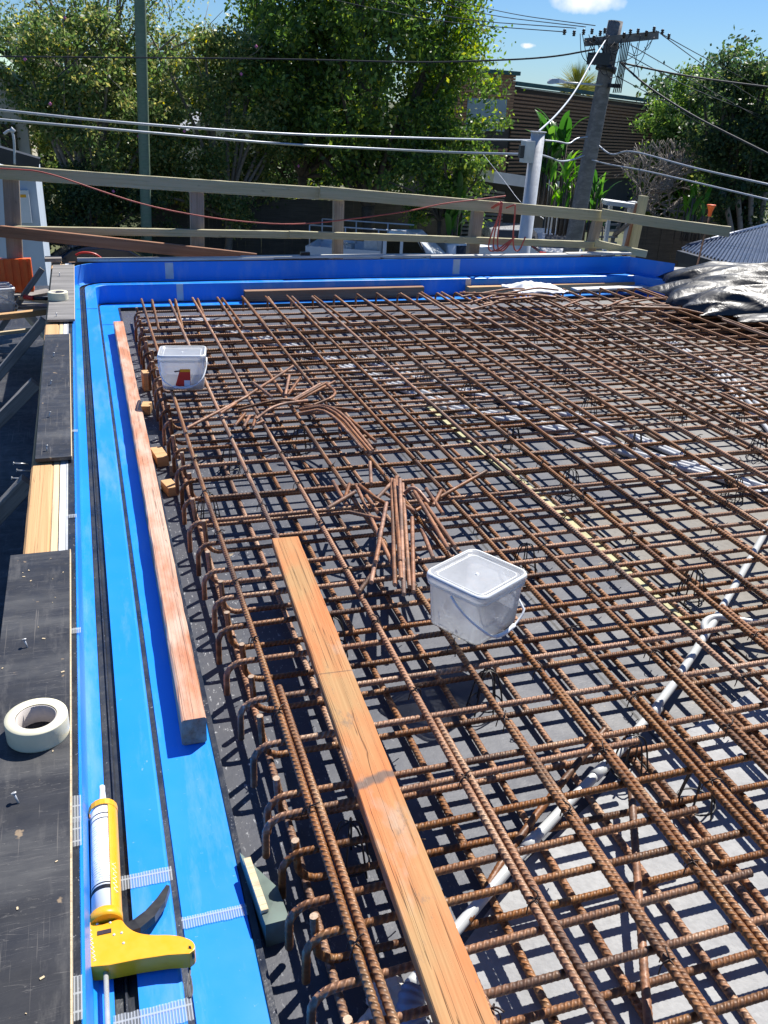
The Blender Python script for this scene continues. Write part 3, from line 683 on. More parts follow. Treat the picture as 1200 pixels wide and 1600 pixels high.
heap_px(heapB,'rusty orange bar offcut in the heap behind the near bucket','bar offcuts heaped behind the near bucket')
heapA=[[(458,572),(344,646)],[(387,619),(292,669)],[(452,587),(446,617)],[(469,590),(450,617)],[(523,596),(467,625)],[(510,598),(458,627)],[(500,600),(450,629)],[(383,646),(367,665)],[(390,650),(381,667)],[(400,650),(395,667)],[(412,658),(400,663)],[(467,640),(517,633),(579,706)],[(470,643),(521,634),(577,711)],[(474,640),(514,635),(572,706)],[(468,646),(511,637),(567,702)],[(475,636),(525,633),(583,704)],[(529,654),(532,683)],[(546,654),(587,690)],[(490,633),(530,617),(510,600)],[(396,598),(425,621)],[(408,625),(562,642)],[(372,640),(440,622),(470,628)],[(400,655),(430,632),(480,626)]]
heap_px(heapA,'rusty orange bar offcut in the heap right of the far bucket','bar offcuts heaped right of the far bucket')
for (px,py,n) in ((745,478,9),(905,490,7)):
    q=P(px,py,.17); r=random.Random(px)
    heap(q.x,q.y-.12,[(r.uniform(-.2,.2),r.uniform(-.2,.2),r.uniform(.35,.7),D2(r.uniform(-25,40)),D2(r.uniform(-50,50)),.2,.02) for _ in range(n)],'rusty bar offcut near the far edge, %s of the white rag'%('left' if px<800 else 'right'),'bar offcuts near the white rag %d'%(1 if px<800 else 2))
# ---------------------------------------------------------------- pipes
def pipe(pts,r,label,mat='pvc',n=14,name='pipe',cat='pipe',sm=2):
    m=MB(); m.tube(smoothp(pts,sm),r,n); return tag(m.build(name,M[mat]),label,cat)
px_=[P(640,1540,.05),P(715,1450,.06),P(850,1292,.07),P(1010,1132,.075),P(1108,985,.08),P(1160,895,.08),P(1205,815,.08),P(1270,690,.07)]
pv=empty('grey_pipe',px_[2],0,'long pale grey plastic pipe running diagonally between the mesh layers','pipe')
m=MB(); m.tube([p-px_[2] for p in smoothp(px_,2)],.0145,16); m.build('tube',M['pvc'],pv)
for k,f in ((1,.82),(3,.12),(2,.5)):
    a_=px_[k].lerp(px_[k+1],f)-px_[2]; d_=(px_[k+1]-px_[k]).normalized(); m=MB(); m.tube([a_-d_*.03,a_+d_*.03],.0175,16); m.build('collar',M['pvc'],pv)
bq=[P(1103,990,.08),P(1098,972,.09),P(1118,962,.095),P(1150,968,.095),P(1260,985,.095)]
m=MB(); m.tube(smoothp(bq,3),.0125,14); tag(m.build('branch_pipe',M['pvc']),'thinner grey pipe bending off the long pipe towards the right edge','pipe')
# corrugated hose and rubble at the bottom
c0=[P(650,1545,.09),P(640,1570,.08),P(646,1600,.06),P(668,1640,.03)]
hp=resample(smoothp(c0,3),.0035); rr=[.030*(1+.06*(1 if (i//2)%2 else -1)) for i in range(len(hp))]
m=MB(); m.tube(hp,rr,20); tag(m.build('corrugated_hose',M['corr']),'blue grey corrugated hose rising beside the plank at the bottom edge','hose')
for k,(px,py,s_) in enumerate([(612,1560,.05),(612,1592,.05),(700,1592,.045),(590,1600,.04)]):
    bm=bmesh.new(); bmesh.ops.create_icosphere(bm,subdivisions=3,radius=1)
    for v in bm.verts:
        n_=mn.noise(v.co*1.6+Vector((k*5,0,0))); v.co*=s_*(1+.5*n_); v.co.z*=.45
    me=bpy.data.meshes.new('concrete_lump'); bm.to_mesh(me); bm.free(); me.materials.append(M['rubble']); o=bpy.data.objects.new('concrete_lump',me); col.objects.link(o); o.location=P(px,py,.02); o.location.z=.02
    tag(o,'pale lump of broken concrete on the deck beside the corrugated hose','rubble','concrete lumps by the hose')
# conduits on the deck
def conduits(pxs,n,label,w=.030,seed=0):
    base=[P(a_,b_,.02) for a_,b_ in pxs]
    for k in range(n):
        off=(k-(n-1)/2)*w*1.35; pts=[]
        for i,p in enumerate(base):
            d=(base[min(i+1,len(base)-1)]-base[max(i-1,0)]).normalized(); s_=Vector((-d.y,d.x,0)); q=p+s_*(off+math.sin(i*1.7+k)*.012); q.z=.018+.004*k; pts.append(q)
        m=MB(); m.tube(smoothp(pts,2),w/2,10); tag(m.build('conduit',M['conduit']),label,'conduit','%s'%label)
conduits([(262,500),(310,497),(345,512),(405,528),(470,548),(590,592),(650,612),(710,640),(775,650),(860,668),(925,683),(985,708),(1050,724),(1135,746),(1260,790)],3,'pale grey conduit snaking over the deck from the far left corner to the right edge')
conduits([(560,560),(640,588),(740,614),(830,634),(900,650),(1010,690),(1120,735),(1230,780)],2,'pale grey conduit lying behind the longest conduit run')
conduits([(1035,530),(1085,560),(1125,580),(1160,620),(1200,660),(1230,700)],3,'pale grey conduit on the deck in front of the black plastic sheet')
# ---------------------------------------------------------------- wedges / packers on the deck by the beam
def block(name,c,sz,rz,mat,label,tilt=(0,0)):
    m=MB(); m.box((0,0,sz[2]/2),sz); o=m.build(name,mat,bevel=.004,origin=False); o.location=c; o.rotation_euler=(tilt[0],tilt[1],rz); tag(o,label,'offcut'); return o
block('timber_block',(.30,5.92,.0),(0.044,0.080,0.124),.1,M['raw_wood'],'upright pale timber block beside the far bucket')
block('timber_block',(.268,5.45,.0),(0.056,0.096,0.056),-.2,M['raw_wood'],'low pale timber block just nearer than the upright block')
block('timber_block',(.275,4.62,.0),(0.064,0.160,0.056),.15,M['raw_wood'],'pale split timber block beside the middle of the red beam')
block('timber_block',(.345,4.44,.0),(0.048,0.096,0.060),-.3,M['grey_wood'],'grey timber block touching the pale split block')
block('timber_block',(.29,4.2,.0),(0.056,0.112,0.048),.25,M['raw_wood'],'lower pale timber block nearest the camera of the three by the red beam')
wd=empty('timber_wedge',(.268,1.58,0),.08,'green stained timber wedge beside the blue flange near the caulking gun','wedge')
m=MB(); m.add([(-.022,-.10,0),(.036,-.10,0),(.036,.0,0),(-.022,.15,0),(-.022,-.10,.075),(.036,-.10,.072),(.036,.0,.07),(-.022,.15,.060)],[(0,3,2,1),(4,5,6,7),(0,1,5,4),(1,2,6,5),(2,3,7,6),(3,0,4,7)]); m.build('block',simple('green_stain',(.10,.14,.12),.6,0,.5,10),wd)
m=MB(); m.box((-.014,.02,.077),(.018,.17,.012)); m.build('bare_face',M['pale_wood'],wd)
# ---------------------------------------------------------------- buckets
def rrect(hw,hd,r,n=6):
    pts=[]
    for cx_,cy_,a0 in ((hw-r,hd-r,0),(-hw+r,hd-r,H90),(-hw+r,-hd+r,math.pi),(hw-r,-hd+r,3*H90)):
        for i in range(n+1): a_=a0+H90*i/n; pts.append((cx_+r*math.cos(a_),cy_+r*math.sin(a_)))
    return pts
def loftr(m,secs,mi=0,cap0=False,cap1=False):
    vs=[];n=None
    for hw,hd,r,z in secs:
        p=rrect(hw,hd,r); n=len(p); vs+=[(x,y,z) for x,y in p]
    m.add(vs,[(i*n+k,i*n+(k+1)%n,(i+1)*n+(k+1)%n,(i+1)*n+k) for i in range(len(secs)-1) for k in range(n)],mi,True)
    o=len(m.v)-len(vs)
    if cap0: m.f.append(tuple(o+k for k in reversed(range(n)))); m.mi.append(mi); m.sm.append(False)
    if cap1: m.f.append(tuple(o+(len(secs)-1)*n+k for k in range(n))); m.mi.append(mi); m.sm.append(False)
def bucket(c,hw,hd,h,rz,label,handle_side,content='wire',sticker=False):
    t=empty('plastic_bucket',c,rz,label,'bucket')
    m=MB(); k=.86; r=.035
    loftr(m,[(hw*k-.01,hd*k-.01,r*.7,.004),(hw*k,hd*k,r*.8,.0),(hw*k+.004,hd*k+.004,r,.012),(hw*.955,hd*.955,r,h*.80),(hw*.96,hd*.96,r,h*.92)],cap0=True); m.build('body',M['clear'],t)
    m=MB(); loftr(m,[(hw*.965,hd*.965,r,h*.79),(hw*1.0,hd*1.0,r,h*.80),(hw*1.0,hd*1.0,r,h*.835),(hw*.97,hd*.97,r,h*.84),(hw*.985,hd*.985,r,h*.89)]); m.build('rim',M['clear'],t)
    lid=MB(); loftr(lid,[(hw*1.02,hd*1.02,r,h*.875),(hw*1.03,hd*1.03,r,h*.93),(hw*1.02,hd*1.02,r,h*.975),(hw*.98,hd*.98,r,h),(hw*.90,hd*.90,r*.8,h*.995),(hw*.87,hd*.87,r*.75,h*.955)],cap1=True); lo=lid.build('lid',M['clear'],t)
    lid=MB(); loftr(lid,[(hw*1.022,hd*1.022,r,h*.965),(hw*1.0,hd*1.0,r,h*1.003),(hw*.955,hd*.955,r*.9,h*1.003)]); lid.build('lid_rim',M['milky'],lo)
    lid=MB()
    lid.lathe([(0,.002),(.006,.002),(.007,0)],12,(0,0,h*.957)); loftr(lid,[(hw*.80,hd*.80,.02,h*.958),(hw*.79,hd*.79,.02,h*.961),(hw*.78,hd*.78,.02,h*.958)])
    lid.build('lid_mark',M['milky'],lo)
    # handle
    sx,sy=handle_side; m=MB()
    if sx==0: e0=Vector((-hw*1.0,0,h*.80)); e1=Vector((hw*1.0,0,h*.80)); out=Vector((0,sy,0)); reach=hd+.012
    else: e0=Vector((0,-hd*1.0,h*.80)); e1=Vector((0,hd*1.0,h*.80)); out=Vector((sx,0,0)); reach=hw+.012
    e=(e1-e0)/2; cc=(e0+e1)/2; pts=[]
    for i in range(25):
        a_=math.pi*i/24; q=cc-e*math.cos(a_)*(1.03)+out*reach*min(1,math.sin(a_)*1.6)
        q.z=h*.80-(h*.70)*math.sin(a_)**.8; pts.append(q)
    m.tube(pts,.0042,8); m.tube([pts[i] for i in range(9,16)],.0075,8); m.build('handle',M['milky'],t)
    m=MB(); r_=random.Random(int(hw*1000)+int(c[0]*10))
    if content=='wire':
        for i in range(90):
            z=r_.uniform(.008,h*.30); p=Vector((r_.uniform(-.75,.75)*hw,r_.uniform(-.75,.75)*hd,z)); a_=r_.uniform(0,6.28); d=Vector((math.cos(a_),math.sin(a_),r_.uniform(-.2,.9))).normalized()*r_.uniform(.02,.07)
            q=p+d; q.x=max(-hw*.8,min(hw*.8,q.x)); q.y=max(-hd*.8,min(hd*.8,q.y)); m.tube([p,(p+q)/2+Vector((0,0,.006)),q],.0014,4)
        m.build('wire_offcuts',M['rod'],t)
        m=MB(); m.add([(hw*.2,-hd*.8,.006),(hw*.80,-hd*.8,.006),(hw*.82,hd*.55,.006),(hw*.84,-hd*.8,h*.22),(hw*.84,hd*.5,h*.25)],[(0,1,2),(1,3,4,2),(0,3,1),(0,2,4,3)]); m.build('dark_contents',M['rubble'] if False else M['gutter'],t)
    else:
        loftr(m,[(hw*.80,hd*.80,r*.7,.006),(hw*.83,hd*.83,r*.7,h*.17),(hw*.5,hd*.5,r*.5,h*.22)],cap1=True)
        for v in range(len(m.v)):
            x_,y_,z_=m.v[v]; m.v[v]=(x_,y_,z_+.012*mn.noise(Vector((x_*30,y_*30,0))))
        m.build('dark_contents',M['wire'],t)
    if sticker:
        y_=-hd*.935; m=MB(); m.quad((-.045,y_-.0025,h*.12),(.045,y_-.0025,h*.12),(.047,y_-.009,h*.62),(-.012,y_-.009,h*.62))
        s_=m.build('sticker',M['redpaint'],t)
        m=MB(); m.quad((-.012,y_-.0088,h*.54),(.0465,y_-.0088,h*.54),(.047,y_-.0100,h*.62),(-.012,y_-.0100,h*.62)); m.build('yellow_band',M['yellowp'],s_)
        m=MB(); m.quad((.008,y_-.0055,h*.08),(.043,y_-.0055,h*.08),(.044,y_-.008,h*.30),(.009,y_-.008,h*.30)); m.build('white_patch',M['white'],s_)
        m=MB(); m.quad((-.045,y_-.009,h*.53),(-.014,y_-.009,h*.55),(-.014,y_-.0095,h*.59),(-.045,y_-.0095,h*.57)); m.build('logo_patch',M['gutter'],s_)
    return t
bucket((1.10*KS,2.295*KS,ZT+.012),.125*KS,.118*KS,.198,rad(29),'clear plastic bucket holding wire offcuts, on the mesh in the middle foreground',(0,-1))
bucket((.468*KS,5.075*KS,ZT+.012),.130*KS,.108*KS,.212,rad(-9),'clear plastic bucket with a red sticker, on the far left part of the mesh',(0,-1),'dark',True)
bucket((-.80,8.60,-.05),.15,.15,.23,rad(15),'clear plastic bucket with pale handle beyond the left edge of the formwork',(1,0),'dark')
# ---------------------------------------------------------------- caulking gun
gun=empty('caulking_gun',(-.09,1.4,zl),0,'yellow caulking gun with a white cartridge lying on the blue ledge','caulking gun')
def G(px,py,z): return P(px,py,z)-Vector((-.09,1.4,zl))
ax0=Vector((-.0,.055,.034)); ax1=Vector((.004,.37,.034))
def tubeG(name,a,b,r,mat,n=28,par=gun,arc_=None):
    m=MB(); 
    if arc_ is None: m.tube([a,b],r,n)
    else:
        a=Vector(a); b=Vector(b); d=(b-a).normalized(); up=Vector((0,0,1)); rt=d.cross(up).normalized(); vs=[]; k=18
        for p in (a,b):
            for rr_ in (r,r-.002):
                for i in range(k+1): g=arc_[0]+(arc_[1]-arc_[0])*i/k; vs.append(p+rt*math.cos(g)*rr_+up*math.sin(g)*rr_)
        K=k+1
        f=[(i,i+1,2*K+i+1,2*K+i) for i in range(k)]+[(K+i,3*K+i,3*K+i+1,K+i+1) for i in range(k)]+[(i,K+i,K+i+1,i+1) for i in range(k)]+[(2*K+i,2*K+i+1,3*K+i+1,3*K+i) for i in range(k)]+[(0,2*K,3*K,K),(k,K+k,3*K+k,2*K+k)]
        m.add(vs,f,0,False)
    return m.build(name,mat,par)
def cartm():
    t=MT('cartridge_print'); sx=t.n('ShaderNodeSeparateXYZ'); t.l(t.co,sx.inputs[0]); y=sx.outputs['Y']
    base=t.ramp(y,[(0,(.80,.82,.84)),(.11,(.80,.82,.84)),(.112,(.02,.02,.025)),(.122,(.8,.82,.84)),(.126,(.02,.02,.025)),(.129,(.8,.82,.84)),(.325,(.8,.82,.84)),(.327,(.02,.02,.025)),(.329,(.8,.82,.84)),(.340,(.02,.02,.025)),(.347,(.8,.82,.84))],True)
    ln=t.ramp(t.math('SINE',t.math('MULTIPLY',y,900.0)),[(.35,0.0),(.7,.75)]); tx_=t.ramp(t.noise(170,2),[(.42,0.0),(.5,1.0)])
    zone=t.math('MULTIPLY',t.math('GREATER_THAN',y,.14),t.math('LESS_THAN',y,.315))
    base=t.mix(t.math('MULTIPLY',t.math('MULTIPLY',ln,tx_),zone),base,(.25,.28,.34)); t.set(base=base,rough=.35); return t.m
tubeG('cartridge',ax0,ax1,.030,cartm())
m=MB(); m.lathe([(.028,0),(.026,.012),(.012,.016),(.0095,.045),(.007,.085),(.0075,.088),(.0075,.10),(.004,.104),(0,.104)],16,(.004,.37,.034),'y'); m.build('nozzle',M['milky'],gun)
tubeG('frame',(0,.055,.034),(.004,.388,.034),.0335,M['yellowp'],arc_=(rad(-80),rad(66)))
tubeG('front_ring',(.004,.372,.034),(.004,.390,.034),.0345,M['yellowp'],arc_=(rad(-178),rad(178)))
m=MB(); m.tube([(0,.038,.034),(0,.062,.034)],.0345,28); m.build('rear_cup',M['yellowp'],gun)
hp_=[(136,1440),(136,1511),(170,1508),(215,1499),(262,1492),(296,1490),(306,1482),(303,1472),(294,1466),(270,1460),(235,1461),(212,1457),(197,1447),(189,1434),(160,1444)]
hp_=hp_[:5]+[tuple(p.xy) for p in smoothp([(a_,b_,0) for a_,b_ in hp_[5:]],2)]
poly=[(lambda q:(q.x,q.y))(G(a_,b_,.243)) for a_,b_ in hp_]
m=MB(); m.prism(list(reversed(poly)),.008,.050); m.build('handle',M['yellowp'],gun,bevel=.0015)
m=MB(); q=G(163,1456,.244); m.box((q.x,q.y,.0505),(.028,.010,.002)); m.build('slot',M['porcelain'],gun)
m=MB()
for a_,b_ in ((178,1460),(190,1457),(193,1473),(152,1443),(172,1441)):
    q=G(a_,b_,.244); m.lathe([(0,.0515),(.0025,.0512),(.003,.0500)],10,(q.x,q.y,0))
m.build('rivets',M['steel'],gun)
m=MB(); r0=G(165,1505,.222); m.tube([r0+Vector((.0,.03,0)),Vector((r0.x-.004,-.75,.028))],.0052,14); m.build('push_rod',M['rod'],gun)
tp=[(196,1455,.225),(215,1448,.225),(235,1432,.222),(252,1410,.218),(263,1388,.212)]
vs=[];wd_=[.011,.014,.013,.010,.004]
for i,(a_,b_,z_) in enumerate(tp):
    q=G(a_,b_,z_); n2=(G(*tp[min(i+1,4)][:2],.22)-G(*tp[max(i-1,0)][:2],.22)).normalized(); s2=Vector((-n2.y,n2.x,0))
    for sg,zz in ((-1,-.010),(1,-.010),(1,.010),(-1,.010)): vs.append(q+s2*sg*wd_[i]+Vector((0,0,zz)))
m=MB(); m.add(vs,[(i*4+k,i*4+(k+1)%4,i*4+4+(k+1)%4,i*4+4+k) for i in range(4) for k in range(4)]+[(3,2,1,0),(16,17,18,19)]); m.build('trigger',M['black'],gun)
m=MB(); st=[G(296,1478,.246),G(303,1492,.235),G(301,1500,.215),G(295,1498,.20),G(297,1520,.197),G(293,1550,.196),G(296,1562,.196),G(301,1550,.196),G(297,1525,.197)]
pts=smoothp(st,2); vs=[]
for i,p in enumerate(pts): vs+=[p+Vector((-.0025,0,.001)),p+Vector((.0025,0,-.001))]
m.add(vs,[(2*i,2*i+1,2*i+3,2*i+2) for i in range(len(pts)-1)]); m.tube(pts,.0018,5); m.build('strap',M['gutter'],gun)
# hand written scrawl (illegible marker strokes)
m=MB(); r=random.Random(2)
pts=[Vector((.0275+.0045*math.sin(i*1.9)-.0,.10+.0042*i,.0345+.017)) for i in range(22)]
m.tube([Vector((p.x-.004,p.y,.034+math.sqrt(max(0,.0342**2-(p.x-.004)**2)))) for p in pts],.0008,4); m.build('scrawl',M['milky'],gun)
m=MB(); pts=[G(140+3.0*math.sin(i*2.1)+ (i*.35),1452+i*2.2,.243) for i in range(24)]; m.tube([Vector((p.x,p.y,.0503)) for p in pts],.0008,4); m.build('scrawl',M['milky'],gun)
# ---------------------------------------------------------------- white rag
bm=bmesh.new(); bmesh.ops.create_grid(bm,x_segments=46,y_segments=30,size=1)
for v in bm.verts:
    x_,y_=v.co.x,v.co.y; e=max(0,1-(abs(x_)**3+abs(y_)**3)); a_=math.atan2(y_,x_); rr_=1+.18*mn.noise(Vector((math.cos(a_)*1.5,math.sin(a_)*1.5,3)))
    v.co=Vector((x_*.26*rr_,y_*.20*rr_,.012+.085*e*max(0,.55+mn.noise(Vector((x_*1.6,y_*1.6,1))))+.018*mn.noise(Vector((x_*5,y_*5,4)))))
me=bpy.data.meshes.new('white_rag'); bm.to_mesh(me); bm.free(); me.materials.append(M['cloth']); me.polygons.foreach_set('use_smooth',[True]*len(me.polygons))
o=bpy.data.objects.new('white_rag',me); col.objects.link(o); o.location=(3.88*KS,7.47*KS,ZT+.012); tag(o,'crumpled white rag lying on the mesh in front of the far timber','rag')
sm_=o.modifiers.new('thick','SOLIDIFY'); sm_.thickness=.006
# ---------------------------------------------------------------- black plastic sheet heap
def crumple(name,poly_c,sx,sy,h,rot,seed,mat,label,zb,fall=2.2,nx=110,ny=70,amp=.10):
    bm=bmesh.new(); bmesh.ops.create_grid(bm,x_segments=nx,y_segments=ny,size=1)
    for v in bm.verts:
        x_,y_=v.co.x,v.co.y
        e=max(0,1-abs(x_)**fall)*max(0,1-abs(y_)**2.2)
        p=Vector((x_*1.1+seed*3.3+.5*y_,y_*.5+.3*x_,seed))
        rdg=1-abs(mn.noise(p))*2.4; p2=Vector((x_*2.6+y_*1.2+seed,y_*1.1-x_*.6,seed+5)); rdg2=1-abs(mn.noise(p2))*2.6
        z=e**.5*h*(.72+.25*rdg)+e**.35*amp*(rdg2*.55)*.8
        wob=mn.noise(Vector((x_*2,y_*2,seed+8)))*.12
        v.co=Vector((x_*sx*(1+wob),y_*sy*(1+wob*1.6),max(0,z)+.006*mn.noise(p*9)))
    me=bpy.data.meshes.new(name); bm.to_mesh(me); bm.free(); me.materials.append(mat)
    o=bpy.data.objects.new(name,me); col.objects.link(o); o.location=(poly_c[0],poly_c[1],zb); o.rotation_euler=(0,0,rot)
    me.polygons.foreach_set('use_smooth',[True]*len(me.polygons)); tag(o,label,'plastic sheet','heaped plastic sheeting'); return o
crumple('plastic_sheet',(7.15,7.80),1.45,.42,.24,-.12,1,M['tarp'],'tall rear heap of crumpled black plastic sheet at the right edge',ZT+.005,3)
crumple('plastic_sheet',(6.50,7.25),1.25,.36,.22,-.16,2.4,M['tarp'],'middle roll of black plastic sheet in front of the rear heap',ZT+.008,3)
crumple('plastic_sheet',(6.32,6.70),1.22,.30,.20,-.18,4.1,M['silver'],'silvery wrinkled plastic sheet at the front of the heap',ZT+.010,3)
crumple('plastic_sheet',(6.45,6.25),1.10,.13,.05,-.2,6.1,M['tarp'],'low flap of plastic sheet lying nearest the camera on the mesh',ZT+.010,2.6,60,14,.03)
# ---------------------------------------------------------------- concrete upstand at the right with starter bars
m=MB(); m.box((6.55,8.25,.02),(1.35,.22,.50)); o=m.build('concrete_upstand',M['concrete'],bevel=.01); o.rotation_euler=(0,0,-.3); tag(o,'grey concrete upstand with starter bars beyond the right end of the blue liner','upstand')
for k,xx in enumerate((6.03,6.12,6.3,6.42,6.6)):
    r=random.Random(k); loose([(xx,8.0-.02*k,-.05),(xx,8.0-.02*k,.27),(xx+.03,7.98,.33),(xx+.14,7.95,.34)],.010,'short rusty starter bar bent over beside the concrete upstand','starter bars')
sp=empty('safety_capped_bar',at(1083,440,8.6),0,'tall thin rusty bar with an orange safety cap at the right','rebar')
top=at(1109,335,8.6)-sp.location
m=MB(); m.tube(resample([(0,0,0),top],.02),.010,8); m.build('bar',M['rebar'],sp)
m=MB(); m.lathe([(.020,-.02),(.022,.03),(.042,.085),(.048,.09),(.046,.10),(0,.10)],16,top); m.build('safety_cap',M['orangep'],sp)
# ---------------------------------------------------------------- left working platform
m=MB(); m.box((-1.9,5.1,-.40),(3.2,12.6,.06)); o=m.build('work_platform',M['formply'],origin=False); struct(o)
def brace(px0,px1,Y,label,seed,nails=False):
    a_=at(*px0,Y); b_=at(*px1,Y); b_=a_+(b_-a_)*1.9; o=board('brace',a_,b_,.065,.07,M['dark_wood'],bevel=.003,seed=seed,warp=.003); tag(o,label,'brace','diagonal braces outside the formwork')
brace((70,500),(-5,588),7.1,'weathered grey brace sloping down from the far end of the middle plywood strip',1)
brace((56,598),(-5,660),5.6,'weathered grey brace beside the middle of the middle plywood strip',2)
brace((44,752),(-8,806),4.0,'weathered grey brace with protruding nails beside the bare orange timber',3)
for k,(px,py) in enumerate([(35,722),(40,733),(32,745),(36,756)]):
    nail(at(px+9,py+3,4.02),(-.55,-.1,.12),.06,'bright nail sticking out of the nearest grey brace',.0032)
tag(board('straight_edge',at(66,420,8.7),at(-14,535,8.7),.03,.05,M['dark_wood'],seed=12),'long thin dark lath leaning outside the formwork beside the orange bracket','lath')
t_=[((-10,496),(78,486),0.0,.06,.05,'raw_wood','long orange plank crossing outside the formwork'),((32,465),(80,472),.05,.05,.03,'pale_wood','pale batten near the red handled tool'),((-8,470),(80,455),-.02,.16,.03,'grey_wood','wide grey board on the platform behind the bucket'),((-8,522),(60,514),-.12,.03,.03,'pale_wood','thin pale stick low on the platform'),((42,490),(78,530),-.12,.07,.05,'pale_wood','short pale brace end beneath the orange plank'),((-20,478),(84,480),-.03,.14,.03,'grey_wood','weathered grey board under the pale batten')]
for k,(a_,b_,z,w_,h_,mt,lb) in enumerate(t_):
    tag(board('loose_board',P(*a_,z),P(*b_,z),w_,h_,M[mt],seed=20+k),lb,'board')
tl=empty('hammer',P(55,465,.09),0,'red and black handled tool lying on boards left of the small tape roll','tool')
o_=P(55,465,.09); m=MB(); m.tube([P(38,464,.09)-o_,P(53,466,.09)-o_],.02,10); m.build('grip',M['redpaint'],tl)
m=MB(); m.tube([P(53,466,.09)-o_,P(78,467,.09)-o_],.016,10); m.build('shaft',M['black'],tl)
# orange bracket holding the left post
br_=empty('orange_bracket',at(27,455,9.0),0,'bright orange ribbed plastic bracket at the foot of the left post','bracket')
m=MB()
for k in range(9):
    m.box((-.13+.0325*k,-.05 if k%2 else -.035,.15),(.033,.03,.30))
m.box((0,.02,.15),(.30,.10,.28)); m.build('shell',M['orangep'],br_)
# ---------------------------------------------------------------- guard rail
pg='guard rail posts'
def post(pxt,pxb,Y,w_,label,mat='post_wood',seed=0,ext=.5):
    a_=at(*pxb,Y); b_=at(*pxt,Y); d=(a_-b_).normalized(); a_=a_+d*ext
    o=board('guard_post',a_,b_,w_,w_*.8,M[mat],seed=seed,bevel=.003,up=(0,1,0)); tag(o,label,'post',pg)
post((17,277),(26,440),9.06,.135,'wide weathered timber guard post standing in the orange bracket at the left',seed=1,ext=.1)
post((307,285),(308,395),9.06,.125,'grey timber guard post right of the green pole',seed=2)
post((529,303),(527,400),9.06,.10,'grey timber guard post in front of the white utility truck',seed=3)
post((748,316),(738,398),9.06,.115,'leaning grey guard post wound with red hose',seed=4)
post((937,333),(920,400),9.06,.10,'short grey guard post right of the wooden power pole',seed=5)
post((1006,306),(987,392),8.98,.088,'pale green guard post rising above the rail at the right corner','treated',6)
post((998,318),(979,391),9.02,.06,'thin brown post pressed against the pale green corner post','rust_wood',7)
def rail(a_,b_,Ya,Yb,h,label,seed,mat='treated',w_=.045):
    o=board('guard_rail',at(*a_,Ya),at(*b_,Yb),w_,h,M[mat],seed=seed,bevel=.003,warp=.004); tag(o,label,'rail','guard rails')
rail((-60,264),(535,304),8.97,8.97,.115,'upper greenish guard rail, left length',1)
rail((500,300),(948,338),8.92,8.97,.11,'upper greenish guard rail, right length',2)
rail((940,334),(1140,362),8.9,8.3,.105,'upper greenish guard rail descending past the corner post',3)
rail((15,359),(470,367),8.97,8.97,.068,'lower greenish guard rail, left length',4)
rail((452,366),(940,383),8.93,8.97,.068,'lower greenish guard rail, right length',5)
rail((930,380),(1010,397),8.9,8.7,.075,'lower greenish rail bending towards the right corner post',6)
tag(board('leaning_timber',at(-30,358,8.86),at(400,404,8.86),.05,.10,M['rust_wood'],seed=44),'reddish brown timber sloping down across the lower rail at the left','timber')
m=MB(); m.box((2.02,8.72,.40),(.09,.05,.05)); tag(m.build('packer',M['black']),'small black packer block on the far rim','packer')
# red hose
hz=[(-40,262),(20,264),(70,268),(150,296),(230,322),(330,341),(420,350),(480,350),(560,341),(640,330),(690,318),(745,312),(790,306)]
m=MB(); m.tube(smoothp([at(a_,b_,8.80 if a_<560 else 8.86) for a_,b_ in hz],2),.006,8); tag(m.build('red_hose',M['redhose']),'thin red hose draped along the guard rails','hose')
m=MB()
for k,(x0,x1) in enumerate([(783,760),(780,768),(782,775),(803,800)]):
    pts=[at(x0-12,325,8.90)]+[at(x0,314+2*k,8.78),at(x0+3,320,8.80)]+[at(x1,385,8.85),at(x1+10,396,8.84),at(x1+45-8*k,370,8.84)]
    m.tube(smoothp(pts,2),.008,7)
tag(m.build('red_hose',M['redhose']),'coil of red hose hanging over the guard rail right of the leaning post','hose')

# ------------------------------------------------------------------ scale the deck to true size
for o in list(bpy.data.objects):
    if o.parent is None and o.type in ('MESH','EMPTY'):
        o.location=o.location*SC; o.scale=o.scale*SC
CAMZ[0]=CH

# ================================================================== SURROUNDINGS (true metres)
GZ=CH-5.94
m=MB(); S_=900; m.add([(-S_,-S_,GZ),(S_,-S_,GZ),(S_,S_,GZ),(-S_,S_,GZ)],[(0,1,2,3)]); struct(m.build('ground',M['ground'],origin=False))
m=MB(); m.box((5,21.5,GZ+.004),(160,12,.012)); struct(m.build('road',M['asphalt'],origin=False))
m=MB(); m.box((5,28.1,GZ+.06),(160,1.0,.12)); struct(m.build('kerb',M['concrete'],origin=False))
m=MB(); m.box((17,32,GZ+.02),(7,7,.06)); struct(m.build('driveway',M['concrete'],origin=False))
m=MB(); m.box((-2.5,32,GZ+.02),(8,7,.06)); struct(m.build('driveway',M['asphalt'],origin=False))
# the building under the deck
bd=empty('building',(3,2.6,GZ),0,'pale building carrying the deck','building')
m=MB(); m.box((0.0,0,(5.94-CH-.17-.0)/2),(5.5,7.4,-GZ-.17)); m.build('wall',M['creamwall'],bd)
